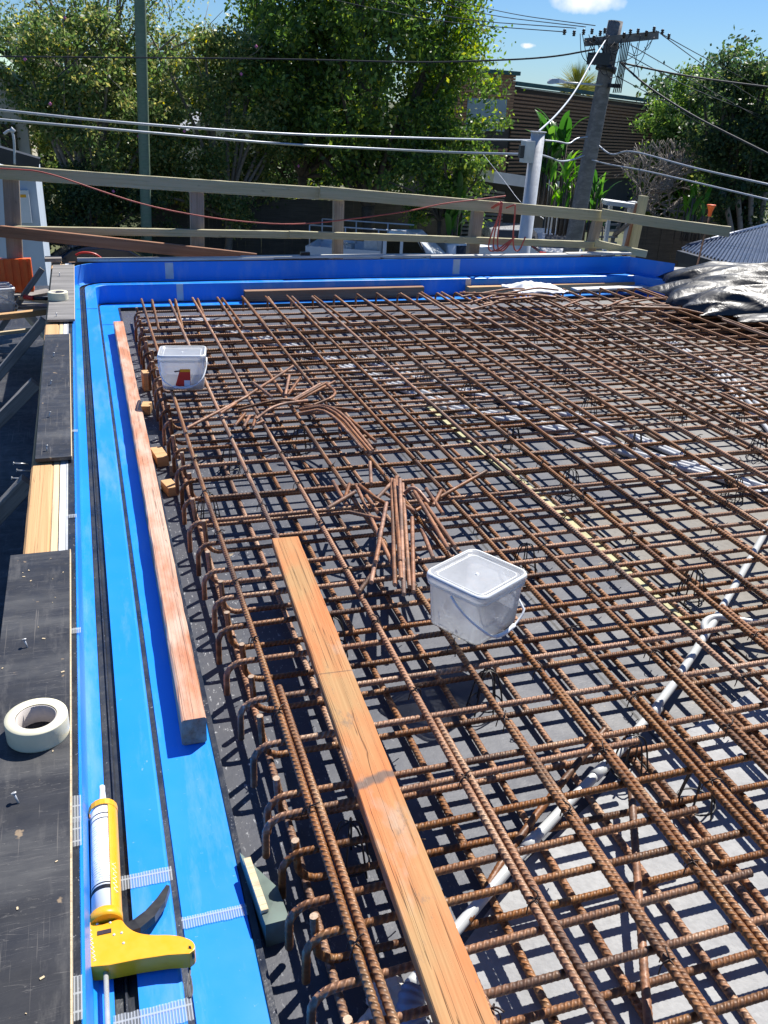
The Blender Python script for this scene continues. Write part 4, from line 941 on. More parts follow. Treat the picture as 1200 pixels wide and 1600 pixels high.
# leaves
def leaves(m,pts,size,r,asp=.5,droop=0):
    for p in pts:
        d=Vector((r.gauss(0,1),r.gauss(0,1),r.gauss(0,1)-droop)).normalized(); n=d.orthogonal().normalized(); n=Matrix.Rotation(r.uniform(0,6.28),3,d)@n
        L=size*r.uniform(.6,1.3); w_=L*asp*.5; s_=d.cross(n)
        m.add([p,p+d*L*.5+s_*w_,p+d*L,p+d*L*.5-s_*w_],[(0,1,2,3)])
def tree(name,c,rad_,n,size,leafmat,label,seed,trunkpx=None,trunk_r=.18,clumps=90,spread=.16,barkmat='bark',extra=None,asp=.5,shell=.55,cat='tree',group=None,twigs=0,bumpy=.28):
    r=random.Random(seed); c=Vector(c); base=Vector((c.x,c.y,GZ)); t=empty(name,base,0,label,cat,group)
    cl=[]
    while len(cl)<clumps:
        d=Vector((r.gauss(0,1),r.gauss(0,1),r.gauss(0,1))).normalized(); k=shell+(1-shell)*r.random()**.6
        k*=1+bumpy*mn.noise(d*1.9+Vector((seed,0,0)))*2
        q=Vector((d.x*rad_[0],d.y*rad_[1],d.z*rad_[2]))*k
        cl.append(c+q-base)
    m=MB()
    for i in range(n):
        q=cl[int(r.random()*len(cl))]; s_=spread*(rad_[0]+rad_[2])/2
        u=Vector((r.gauss(0,1),r.gauss(0,1),r.gauss(0,.7)))*s_*.7; leaves(m,[q+u],size,r,asp,.3)
    cr_=m.build('crown',M[leafmat],t)
    m=MB(); top=c-base
    fork=Vector((r.uniform(-.2,.2),0,max(.6,(top.z-rad_[2])*.9)))
    m.tube(smoothp([(0,0,0),fork*.5+Vector((.1,0,0)),fork],1),[trunk_r*1.2,trunk_r*1.1,trunk_r,trunk_r*.95,trunk_r*.9][:len(smoothp([(0,0,0),fork*.5,fork],1))] if False else trunk_r,9)
    for k in range(min(26,clumps)):
        q=cl[k*len(cl)//min(26,clumps)]; mid_=fork.lerp(q,.5)+Vector((r.uniform(-.3,.3),r.uniform(-.3,.3),r.uniform(-.1,.4)))
        pp=smoothp([fork,mid_,q],2); m.tube(pp,[trunk_r*.6*(1-i/len(pp))+.015 for i in range(len(pp))],6)
    if twigs:
        for k in range(twigs):
            q=cl[int(r.random()*len(cl))]; 
            if q.z<top.z: continue
            e=q+Vector((r.gauss(0,.5),r.gauss(0,.5),r.uniform(.3,1.3))); m.tube(smoothp([q,(q+e)/2+Vector((r.gauss(0,.15),0,0)),e],1),[.02,.018,.015,.012,.01,.008][:len(smoothp([q,q,e],1))],4)
    m.build('trunk',M[barkmat],t)
    if extra: extra(cl,t,r)
    return t
def C_(px,py,Y): return at(px,py,Y)
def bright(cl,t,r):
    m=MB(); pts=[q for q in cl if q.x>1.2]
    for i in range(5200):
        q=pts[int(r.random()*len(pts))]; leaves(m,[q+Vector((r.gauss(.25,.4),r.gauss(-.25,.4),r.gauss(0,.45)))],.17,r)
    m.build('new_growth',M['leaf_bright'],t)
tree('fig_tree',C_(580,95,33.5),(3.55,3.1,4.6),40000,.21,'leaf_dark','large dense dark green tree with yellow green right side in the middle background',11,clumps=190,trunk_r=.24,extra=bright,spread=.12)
tree('fig_tree',C_(480,60,36),(3.0,2.5,4.4),22000,.21,'leaf_dark','dark green tree directly behind the flowering shrubs, left of the largest tree',12,clumps=110,spread=.14)
def pinks(cl,t,r):
    for i in range(7):
        m=MB(); q=cl[int(r.random()*len(cl))]+Vector((r.uniform(-.5,.5),-.8,r.uniform(-.5,.5))); bm_=.06
        m.lathe([(0,-bm_),(bm_,0),(0,bm_)],6,q); m.build('flower',M['pinkflower'],t)
tree('flowering_shrub',C_(135,185,33.2),(2.5,2.0,3.35),34000,.16,'leaf_olive','tall olive green shrub with yellow leaves at the far left',13,clumps=130,spread=.13,barkmat='palebark',extra=pinks,twigs=70)
tree('flowering_shrub',C_(345,190,34),(3.45,2.1,3.0),36000,.16,'leaf_olive','wide olive green shrub with orange tinged leaves right of the green pole',14,clumps=130,spread=.12,barkmat='palebark',extra=pinks,twigs=60,trunk_r=.14)
tree('bare_tree',C_(140,20,35),(3.8,2,2.2),5500,.13,'leaf_olive','sparse twiggy tree showing sky behind the left shrub',15,clumps=110,spread=.16,barkmat='palebark',twigs=160,trunk_r=.12)
tree('low_bush',C_(120,330,32),(2.7,1.2,1.3),12000,.14,'leaf_black','low dark bush under the far left shrub',16,clumps=60,trunk_r=.08,cat='bush')
tree('low_bush',C_(690,250,31),(1.9,1.3,1.8),9000,.17,'leaf_dark','dark bush under the largest tree beside the parked truck',19,clumps=60,trunk_r=.08,cat='bush')
def conif(px,py,Y,rad_,n,label,seed,mt): return tree('conifer',C_(px,py,Y),rad_,n,.17,mt,label,seed,clumps=130,spread=.13,trunk_r=.16,shell=.4,group=None)
conif(1055,250,31,(1.45,1.3,2.9),22000,'dense mid green conifer with a pointed top right of the brown house',21,'leaf_conifer')
conif(1165,215,27,(1.75,1.6,2.8),26000,'dark spreading conifer at the right edge behind the metal roof',22,'leaf_black')
conif(1195,200,33,(2.2,1.5,3.0),18000,'tall dark conifer beyond the right edge trees with a lit crown',23,'leaf_conifer')
conif(1118,222,33.5,(1.3,1.2,2.6),12000,'narrow dark conifer between the two larger right conifers',24,'leaf_black')
# multi stem trunks visible under right tree
m=MB(); 
for k in range(6):
    a_=C_(1150+k*6,420,26.2); b_=C_(1130+k*22,300,26.2); m.tube(smoothp([a_,(a_+b_)/2+Vector((.1,0,0)),b_],2),.09,7)
tag(m.build('multi_stem_tree',M['palebark']),'cluster of pale slanting stems under the right edge conifer','tree')
for k,(px,Y,rr_,lb) in enumerate([(40,46,(5.2,3,4.6),'distant dark tree behind the far left shrubs'),(270,50,(5.5,3,4.4),'distant dark tree behind the green pole'),(430,47,(4.6,3,4.2),'distant dark tree between the shrubs and the largest tree'),(1120,46,(5.5,3,4.0),'distant dark tree behind the right conifers')]):
    tree('distant_tree',C_(px,215,Y),rr_,15000,.30,'leaf_black',lb,60+k,clumps=110,spread=.16,trunk_r=.2)
# bare frangipani
def branchy(c,label,seed,h=2.6,spread=1.0,n=7):
    r=random.Random(seed); m=MB()
    def grow(p,d,L,rr,lv):
        q=p+d*L; m.tube([p,(p+q)/2+Vector((r.gauss(0,.04),r.gauss(0,.04),0)),q],[rr,rr*.9,rr*.8],5)
        if lv==0: return
        for _ in range(3 if lv>1 else 2):
            dd=(d+Vector((r.gauss(0,.55),r.gauss(0,.55),r.gauss(.18,.35)))*spread).normalized(); grow(q,dd,L*r.uniform(.66,.86),rr*.72,lv-1)
    base=Vector((c.x,c.y,GZ)); grow(Vector((0,0,0)),Vector((0,0,1)),h*.36,.10,6)
    o=m.build('bare_tree',M['palebark'],origin=False); o.location=base; tag(o,label,'tree'); return o
branchy(C_(968,300,29.5),'leafless pale grey frangipani beside the brown house',5,4.4)
# broad leaf plants
def bigleaf(c,n,L,wd_,label,seed,mt,name='banana_plant',upb=1.0):
    r=random.Random(seed); m=MB(); st=MB()
    for i in range(n):
        a_=r.uniform(0,6.28); tilt=r.uniform(.03,.42); h=r.uniform(-.2,upb)*L; p=Vector((r.gauss(0,.18*upb),r.gauss(0,.18),h)); out=Vector((math.cos(a_),math.sin(a_),0)); LL=L*r.uniform(.6,1.0); side=Vector((-out.y,out.x,0)); K=7; vs=[]
        for k in range(K+1):
            s_=k/K; ang=tilt+s_*s_*.45; q=p+out*LL*math.sin(ang)*s_+Vector((0,0,LL*math.cos(ang*.8)*s_)); w_=wd_*math.sin(math.pi*min(1,.08+s_*.92))**.7*.5*(1 if s_<1 else .1)
            vs+=[q-side*w_+Vector((0,0,w_*.35)),q,q+side*w_+Vector((0,0,w_*.35))]
        f=[]
        for k in range(K): f+=[(3*k,3*k+1,3*k+4,3*k+3),(3*k+1,3*k+2,3*k+5,3*k+4)]
        m.add(vs,f,0,True); st.tube([Vector((p.x,p.y,-L*.8)),p+out*.03],.03,5)
    t=empty(name,c,0,label,'plant'); m.build('leaves',M[mt],t); st.build('stem',M['bark'],t); return t
bigleaf(C_(856,290,30),40,1.25,.27,'tall banana like plant in front of the brown house left of the power pole',3,'leaf_banana',upb=1.25)
bigleaf(C_(882,325,27.5),40,1.05,.13,'bright lime strappy plant beside the steel pole',4,'leaf_lime',name='strap_leaf_plant')
bigleaf(C_(926,345,27),30,.95,.11,'green strap leaved plant right of the wooden power pole',6,'leaf_banana',name='strap_leaf_plant')
bigleaf(C_(705,362,30.5),36,1.2,.22,'leafy plant with long leaves between the white truck and the leaning post',7,'leaf_banana',name='strap_leaf_plant')
bigleaf(C_(1080,345,26),20,.8,.15,'bright low plant in front of the right fence',8,'leaf_lime',name='strap_leaf_plant')
# palm behind the house
r=random.Random(9); m=MB(); c=C_(903,142,50)
for i in range(60):
    a_=r.uniform(0,6.28); el=r.uniform(-.1,1.45); L=r.uniform(1.3,1.9); d=Vector((math.cos(a_)*math.cos(el),math.sin(a_)*math.cos(el),math.sin(el))); s_=d.orthogonal().normalized()
    for k in range(7):
        q=s_*(k-3)*.055; m.add([Vector((0,0,0)),d*L*.6+q*3-s_*.03,d*L+q*5+Vector((0,0,-.12)),d*L*.6+q*3+s_*.03],[(0,1,2,3)])
t=empty('fan_palm',c,0,'yellow green fan palm top rising above the brown house roof','palm'); m.build('fronds',M['leaf_palm'],t)
m=MB(); m.tube([(0,0,0),(0,0,GZ-c.z)],.2,8); m.build('trunk',M['bark'],t)
# ---- brown slatted house
hs_=empty('slatted_house',(0,0,0),0,'brown timber slatted two storey house with teal roof edge behind the power pole','house')
def slats(m,a,b,zt0,zt1,zb,n,h,dep=.06,gap=.5):
    a=Vector(a); b=Vector(b)
    for k in range(n):
        f=(k+.5)/n; za=zt0+(zb-zt0)*f; zb_=zt1+(zb-zt1)*f
        m.beam((a.x,a.y,za),(b.x,b.y,zb_),dep,h)
A=at(805,130,42); B=at(1030,160,46); W0=at(758,112,40.5); W1=at(806,117,40.5)
m=MB(); zb=at(805,285,42).z
# dark body behind slats
m.add([(A.x-.2,A.y+.25,GZ),(B.x,B.y+.25,GZ),(B.x+3,B.y+9,GZ),(A.x-.2,A.y+9,GZ),(A.x-.2,A.y+.25,A.z-.1),(B.x,B.y+.25,B.z-.1),(B.x+3,B.y+9,B.z-.1),(A.x-.2,A.y+9,A.z-.1)],[(0,3,2,1),(4,5,6,7),(0,1,5,4),(1,2,6,5),(2,3,7,6),(3,0,4,7)])
m.add([(W0.x-1.5,W0.y+.2,GZ),(W1.x,W1.y+.2,GZ),(W1.x,W1.y+6,GZ),(W0.x-1.5,W0.y+6,GZ),(W0.x-1.5,W0.y+.2,W0.z-.05),(W1.x,W1.y+.2,W1.z-.05),(W1.x,W1.y+6,W1.z-.05),(W0.x-1.5,W0.y+6,W0.z-.05)],[(0,3,2,1),(4,5,6,7),(0,1,5,4),(1,2,6,5),(2,3,7,6),(3,0,4,7)])
m.build('wall',M['darkslat'],hs_)
m=MB(); slats(m,A,B,A.z-.35,B.z-.35,zb,24,.085); m.build('slat_screen',M['slat'],hs_)
m=MB(); slats(m,(W0.x-1.5,W0.y,0),(W1.x,W1.y,0),W0.z,W1.z,at(780,198,40.5).z,18,.10); m.build('slat_screen',M['slat'],hs_)
m=MB(); slats(m,(W0.x-1.5,W0.y,0),(at(792,240,40.5).x,W1.y,0),at(780,232,40.5).z,at(780,232,40.5).z,at(780,285,40.5).z,12,.10); m.build('slat_screen',M['slat'],hs_)
m=MB(); p=at(781,180,40.3); q=at(765,250,40.3); m.beam((W1.x-.30,W1.y-.1,at(790,150,40.5).z),(W1.x-.30,W1.y-.1,at(790,300,40.5).z),.3,.5); m.build('corner_pier',M['slat'],hs_)
m=MB(); m.box(((W0.x+W1.x)/2-.55,W0.y-.05,(at(775,155,40.5).z+at(775,205,40.5).z)/2),(1.9,.05,at(775,155,40.5).z-at(775,205,40.5).z)); m.build('window',M['glass'],hs_)
m=MB(); m.beam(A+Vector((-.1,-.1,.0)),B+Vector((.2,-.1,.0)),.35,.16); m.beam(W0+Vector((-1.5,-.1,.05)),W1+Vector((.1,-.1,.05)),.35,.16); m.build('roof_edge',M['teal'],hs_)
m=MB(); m.beam(A+Vector((.3,-.05,-.18)),B+Vector((-.4,-.05,-.18)),.06,.05); m.build('pale_trim',M['creamwall'],hs_)
# garage part
gr_=empty('garage',(0,0,0),0,'white framed flat roofed carport with grey slatted door left of the steel pole','garage')
g0=at(742,272,35); g1=at(870,291,36); m=MB(); m.beam(g0,g1,2.5,.42); m.build('roof',M['white'],gr_)
m=MB(); e0=at(856,345,35.4); m.box((g1.x-.35,g1.y-.6,(g1.z+GZ)/2),(.55,.3,g1.z-GZ)); m.build('pier',M['white'],gr_)
m=MB(); slats(m,(g0.x-.6,g0.y+.9,0),(g1.x-.6,g1.y+.6,0),g0.z-.45,g1.z-.45,GZ+.1,16,.09); m.build('door_slats',M['greyslat'],gr_)
m=MB(); m.box(((g0.x+g1.x)/2-.4,g0.y+1.4,(g0.z+GZ)/2),(4.4,.2,g0.z-GZ-.3)); m.build('door_back',M['darkslat'],gr_)
cp=empty('white_canopy',(0,0,0),0,'small white canopy frame with dark slatted gate right of the power pole','canopy')
c0=at(935,314,29); c1=at(993,321,29); m=MB(); m.beam(c0,c1,1.2,.14); m.build('roof',M['white'],cp)
m=MB(); m.box((at(950,350,29).x,29,(c0.z+GZ)/2),(.12,.12,c0.z-GZ)); m.build('leg',M['white'],cp)
m=MB(); m.box((at(984,350,29).x,29,(c0.z+GZ)/2),(.25,.2,c0.z-GZ)); m.build('leg',M['white'],cp)
m=MB(); slats(m,(c0.x+.4,29.4,0),(c1.x-.3,29.4,0),c0.z-.3,c0.z-.3,GZ,12,.07); m.build('gate',M['greyslat'],cp)
# fences
def fence(a,b,zt,label,mt='fence',wd_=.15,n=None,gap=.004):
    a=Vector(a); b=Vector(b); L=(b-a).length; n=n or int(L/wd_); d=(b-a).normalized(); m=MB(); r=random.Random(int(L*10))
    for k in range(n):
        p=a+d*(k+.5)*L/n; z1=zt+r.uniform(-.03,.03); m.box((p.x,p.y+r.uniform(-.012,.012),(GZ+z1)/2),(L/n-.004,.02,z1-GZ))
    t=empty('timber_fence',(a.x,a.y,GZ),0,label,'fence'); m.v=[(x-a.x,y-a.y,z-GZ) for x,y,z in m.v]; m.build('palings',M[mt],t)
    m=MB(); m.beam((0,.05,.4),(b.x-a.x,b.y-a.y+.05,.4),.05,.08); m.beam((0,.05,zt-GZ-.3),(b.x-a.x,b.y-a.y+.05,zt-GZ-.3),.05,.08); m.build('fence_rail',M[mt],t); return t
fence(at(225,300,35),at(700,318,35),at(500,312,35).z,'dark paling fence behind the white truck under the big trees')
fence(at(985,330,30),at(1130,345,30),at(1050,338,30).z,'dark paling fence behind the corner post and right conifers',wd_=.12)
fence(at(1120,345,28),at(1260,356,28),at(1180,352,28).z,'grey brown paling fence behind the metal roof at the right','post_wood',.12)
for px,lb in ((858,'grey timber bollard right of the wooden power pole near the dark fence'),):
    pass
# left buildings
lb_=empty('green_roofed_house',(0,0,0),0,'cream house with a pale green metal roof at the far left edge','house')
q0=at(-60,60,33); q1=at(46,128,33); m=MB(); m.add([q0,q1,q1+Vector((0,6,0)),q0+Vector((0,6,.3)),q0+Vector((0,0,-.15)),q1+Vector((0,0,-.15)),q1+Vector((0,6,-.15)),q0+Vector((0,6,.15))],[(0,1,2,3),(4,7,6,5),(0,4,5,1),(1,5,6,2),(2,6,7,3),(3,7,4,0)]); m.build('roof',M['greenroof'],lb_)
w0=at(-60,140,33.6); w1=at(36,140,33.6); m=MB(); m.box(((w0.x+w1.x)/2,36.6,(at(20,120,33.6).z+GZ)/2),(w1.x-w0.x,6,at(20,120,33.6).z-GZ)); m.build('wall',M['creamwall'],lb_)
for px in (14,): 
    a_=at(px,218,33.5); m=MB(); m.box((a_.x,33.5,a_.z),(.5,.06,.9)); m.build('window',M['darkglass'],lb_)
sh=empty('pale_shed',(0,0,0),0,'pale blue grey shed with a dark sloping gutter beyond the left guard post','shed')
s0=at(-80,218,18); s1=at(50,258,18); zb=at(60,390,18).z
xl=at(-80,300,18).x; xr=at(60,320,18).x
m=MB(); m.add([(xl,18,GZ),(xr,18,GZ),(xr,21,GZ),(xl,21,GZ),(xl,18,at(-80,240,18).z),(xr,18,at(58,278,18).z),(xr,21,at(58,278,18).z),(xl,21,at(-80,240,18).z)],[(0,3,2,1),(4,5,6,7),(0,1,5,4),(1,2,6,5),(2,3,7,6),(3,0,4,7)]); m.build('wall',M['paleblue'],sh)
m=MB(); m.beam(s0+Vector((0,-.1,.0)),s1+Vector((.12,-.1,0)),.4,.26); m.build('gutter',M['gutter'],sh)
m=MB(); a_=at(38,322,17.95); m.box((a_.x,17.9,a_.z),(.2,.12,.55)); m.build('meter_box',M['white'],sh)
m=MB(); a_=at(34,306,17.85); m.box((a_.x,17.84,a_.z),(.14,.01,.05)); m.build('sign_plate',M['yellowp'],sh)
m=MB(); a_=at(23,257,17.7); b_=at(22,212,17.7); m.tube(smoothp([a_,b_,b_+Vector((-.05,0,.1)),b_+Vector((-.16,0,.02))],2),.022,7); m.lathe([(0,-.06),(.06,0),(0,.06)],10,b_+Vector((-.02,0,.08))); m.build('service_mast',M['steel'],sh)
# white wall glimpsed between the trees
wh=empty('white_house',(0,0,0),0,'white gabled house glimpsed through the gap between shrubs and the big tree','house')
p0=at(296,200,40); p1=at(400,200,40); m=MB(); m.box(((p0.x+p1.x)/2,42,(at(320,215,40).z+GZ)/2),(p1.x-p0.x,4,at(320,215,40).z-GZ)); m.build('wall',M['white'],wh)
m=MB(); g=at(318,185,40); m.add([(p0.x-.3,39.9,at(300,212,40).z),(p1.x+.3,39.9,at(300,212,40).z),((p0.x+p1.x)/2-.6,39.9,g.z+.2),(p0.x-.3,44,at(300,212,40).z),(p1.x+.3,44,at(300,212,40).z),((p0.x+p1.x)/2-.6,44,g.z+.2)],[(0,1,2),(5,4,3),(0,3,4,1),(1,4,5,2),(2,5,3,0)]); m.build('roof',M['white'],wh)
m=MB(); a_=at(345,260,39.9); m.box((a_.x,39.95,a_.z),(1.0,.06,1.1)); m.build('window',M['darkglass'],wh)
# metal roof building at the right
mr=empty('metal_roofed_building',(0,0,0),0,'low building with a blue black corrugated hip roof at the right edge','building')
e0=at(1064,390,11.5); e1=at(1245,442,8.6); t0=at(1075,385,11.6); t1=at(1245,340,15.0)
m=MB(); NU=150; NV=5; vs=[]
for i in range(NU+1):
    u=i/NU
    for j in range(NV+1):
        v=j/NV; lo=e0.lerp(e1,u); hi=t0.lerp(t1,u); p=lo.lerp(hi,v); ph=(i%5); p=p+Vector((0,0,(.028 if ph in (0,1) else 0))); vs.append(p)
m.add(vs,[(i*(NV+1)+j,(i+1)*(NV+1)+j,(i+1)*(NV+1)+j+1,i*(NV+1)+j+1) for i in range(NU) for j in range(NV)]); m.build('roof',M['roofmetal'],mr)
m=MB(); m.beam(e0+Vector((-.05,-.08,-.07)),e1+Vector((0,-.08,-.07)),.14,.14); m.build('gutter',M['gutter'],mr)
m=MB(); m.add([e0+Vector((.2,.3,-.1)),e1+Vector((.2,.3,-.1)),Vector((e1.x+.2,e1.y+.3,GZ)),Vector((e0.x+.2,e0.y+.3,GZ))],[(0,1,2,3)]); m.build('wall',M['darkslat'],mr)
m=MB(); m.tube([t0,t1],.05,6); m.build('ridge_cap',M['roofmetal'],mr)
# ---- poles
up=empty('power_pole',at(885,430,17),0,'weathered leaning wooden power pole with a crossarm and many wires','power pole')
U0=up.location.copy(); ptop=at(962,33,17)-U0; pb=Vector((-(ptop.x)*.55,0,GZ-U0.z))
m=MB(); pts=[pb.lerp(ptop,k/14) for k in range(15)]; m.tube(pts,[.19-.05*k/14 for k in range(15)],16); m.build('pole',M['pole_wood'],up)
def U(px,py,Y=17): return at(px,py,Y)-U0
m=MB(); m.beam(U(915,66,16.8),U(1027,55,16.8),.10,.14); m.build('crossarm',M['pole_wood'],up)
for px,py in [(882,50),(897,52),(912,50),(925,49),(938,52),(945,48),(985,50),(997,49),(1010,52),(1022,46),(1035,50),(1045,57),(928,60),(975,55)]:
    m=MB(); q=U(px,py,16.75); m.lathe([(0,.05),(.022,.045),(.035,.02),(.018,.01),(.038,-.01),(.02,-.02),(.03,-.045),(0,-.05)],9,q); m.build('insulator',M['porcelain'],up)
m=MB(); q=U(935,92,16.7); m.box(q,(.34,.25,.20)); m.build('junction_box',M['gutter'],up)
m=MB(); q=U(960,134,16.8); m.box(q,(.24,.08,.07)); m.build('bracket',M['gutter'],up)
m=MB(); q=U(947,107,17); m.tube([q+Vector((-.01,0,-.05)),q+Vector((.012,0,.05))],.20,14); m.build('band',M['gutter'],up)
m=MB(); r=random.Random(31)
for k in range(26):
    a_=(r.uniform(905,1030),r.uniform(50,70)); b_=(a_[0]*.5+480+r.uniform(-18,18),r.uniform(62,120)); mx=((a_[0]+b_[0])/2+r.uniform(-14,14),max(a_[1],b_[1])+r.uniform(-12,10))
    m.tube(smoothp([U(*a_,16.7),U(*mx,16.6),U(*b_,16.7)],2),.007,5)
for k in range(5): m.tube(smoothp([U(972+3*k,66,16.75),U(968+2*k,105,16.7),U(958+3*k,145,16.75)],2),.012,5)
m.build('jumper_wires',M['blackcable'],up)
lt=empty('street_lamp',at(940,133,16.9),0,'grey street lamp head on a thin arm fixed to the power pole','street lamp'); L0=lt.location.copy()
m=MB(); m.tube([Vector((0,0,0)),at(880,129,16.0)-L0],.02,8); m.build('arm',M['steel'],lt)
m=MB(); q=at(870,128,15.9)-L0; vs=[]
for (dx,hw,zt_,zb_) in ((-.18,.02,.0,-.03),(-.12,.07,.045,-.04),(0,.09,.055,-.02),(.13,.05,.03,-.01),(.18,.02,.015,0)):
    for a_,b_ in ((-hw,zb_),(hw,zb_),(hw*.7,zt_),(-hw*.7,zt_)): vs.append(q+Vector((dx,a_,b_)))
m.add(vs,[(i*4+k,i*4+(k+1)%4,i*4+4+(k+1)%4,i*4+4+k) for i in range(4) for k in range(4)]+[(3,2,1,0),(16,17,18,19)]); m.build('lamp_head',M['steel'],lt)
stp=empty('steel_pole',at(813,430,10.5),0,'round galvanised steel service pole in front of the banana plant','pole'); S0=stp.location.copy()
tp_=at(841,207,10.5)-S0; m=MB(); d_=tp_.normalized(); m.tube([-d_*3.9,tp_],.083,20); m.build('pole',M['steel'],stp)
m=MB(); m.tube([tp_-d_*.0,tp_+d_*.012],.098,20); m.build('cap',M['steel'],stp)
m=MB(); q=at(824,237,10.42)-S0; m.box(q,(.12,.14,.24)); m.build('junction_box',M['steel'],stp)
m=MB(); q=at(816,237,10.34)-S0; m.box(q+Vector((-.02,-.02,0)),(.05,.06,.14)); m.build('fuse_box',M['gutter'],stp)
gp=empty('green_pole',Vector((0,0,0))+at(229,400,30.7),0,'tall green painted timber pole among the left shrubs','pole'); g0_=gp.location.copy()
m=MB(); a_=at(230,402,30.7)-g0_; b_=at(217,-60,30.7)-g0_; m.tube([a_.lerp(b_,k/8) for k in range(9)],.17,12); m.build('pole',M['green_pole'],gp)
# ---- wires
def wire(pts,r_,label,mat='cable',n=6,group=None):
    m=MB(); m.tube(smoothp([at(*p[:2],p[2]) for p in pts],3),r_,n); tag(m.build('cable',M[mat]),label,'cable',group)
wire([(-40,168,12),(0,172,12),(150,188,12),(300,200,12.2),(450,210,12.5),(600,214,13),(700,217,13.5),(800,219,15),(845,219,16.5)],.015,'upper thick silver cable crossing the whole left half','cable',8)
wire([(-40,183,12),(0,187,12),(150,200,12),(300,213,12.2),(450,226,12.5),(600,233,12.8),(700,238,12.5),(812,241,10.9)],.015,'lower thick silver cable running to the steel pole','cable',8)
wire([(845,219,16.5),(872,221,16.6),(890,226,16.7),(900,216,16.8),(918,214,16.9)],.016,'twisted silver cable end between the steel pole and the power pole')
wire([(845,242,13),(862,247,14),(875,253,15),(895,250,16),(912,243,16.8)],.016,'drooping silver cable end under the twisted one by the power pole')
wire([(936,228,16.8),(950,240,16.4),(962,242,16),(975,236,15.6),(1000,238,15),(1080,262,13),(1200,288,11.5),(1280,306,11)],.016,'upper silver cable leaving the power pole to the right')
wire([(925,250,16.8),(950,257,16.4),(1000,265,15),(1100,288,13),(1200,312,11.5),(1280,330,11)],.015,'lower silver cable leaving the power pole to the right')
wire([(842,205,10.5),(870,180,11.5),(900,142,13.5),(925,95,15.5),(948,60,16.8)],.013,'pale service cable rising from the steel pole to the power pole','cable',7)
wire([(-20,88,26),(200,90,24),(450,92,22),(650,98,20),(760,95,18.5),(860,90,17.5),(930,77,17)],.016,'black cable crossing in front of the big tree to the power pole','blackcable')
wire([(970,98,17),(1050,115,17),(1120,126,17.5),(1210,137,18)],.018,'thick black cable going right from the power pole just below its crossarm','blackcable')
wire([(970,98,17),(1010,135,16),(1080,180,15),(1150,215,14),(1210,245,13)],.018,'thick black cable falling steeply right from the power pole','blackcable')
for k,(a_,b_,c_) in enumerate([((560,-10),(700,30),(900,44)),((600,-25),(740,22),(915,42)),((470,-12),(680,35),(885,50)),((640,-20),(780,20),(930,40))]):
    wire([(*a_,30),(*b_,23),(*c_,17)],.009,'thin power line arriving at the crossarm from the upper left','blackcable',5,'thin power lines from the upper left')
for k,(a_,b_,c_) in enumerate([((1025,48),(1100,90),(1215,150)),((1035,55),(1110,110),(1215,175)),((985,70),(1080,125),(1215,200)),((980,85),(1080,140),(1215,190)),((965,120),(1040,160),(1130,215))]):
    wire([(*a_,17),(*b_,21),(*c_,28)],.009,'thin power line leaving the crossarm to the right','blackcable',5,'thin power lines to the right')
wire([(200,-5,24),(170,40,24),(140,75,25),(90,120,26)],.012,'thin dark cable curving down from the green pole','blackcable',5)
wire([(754,240,12.6),(790,285,11.5),(815,320,10.8),(850,342,10.6)],.004,'very thin stay wire slanting down behind the steel pole','cable',5)
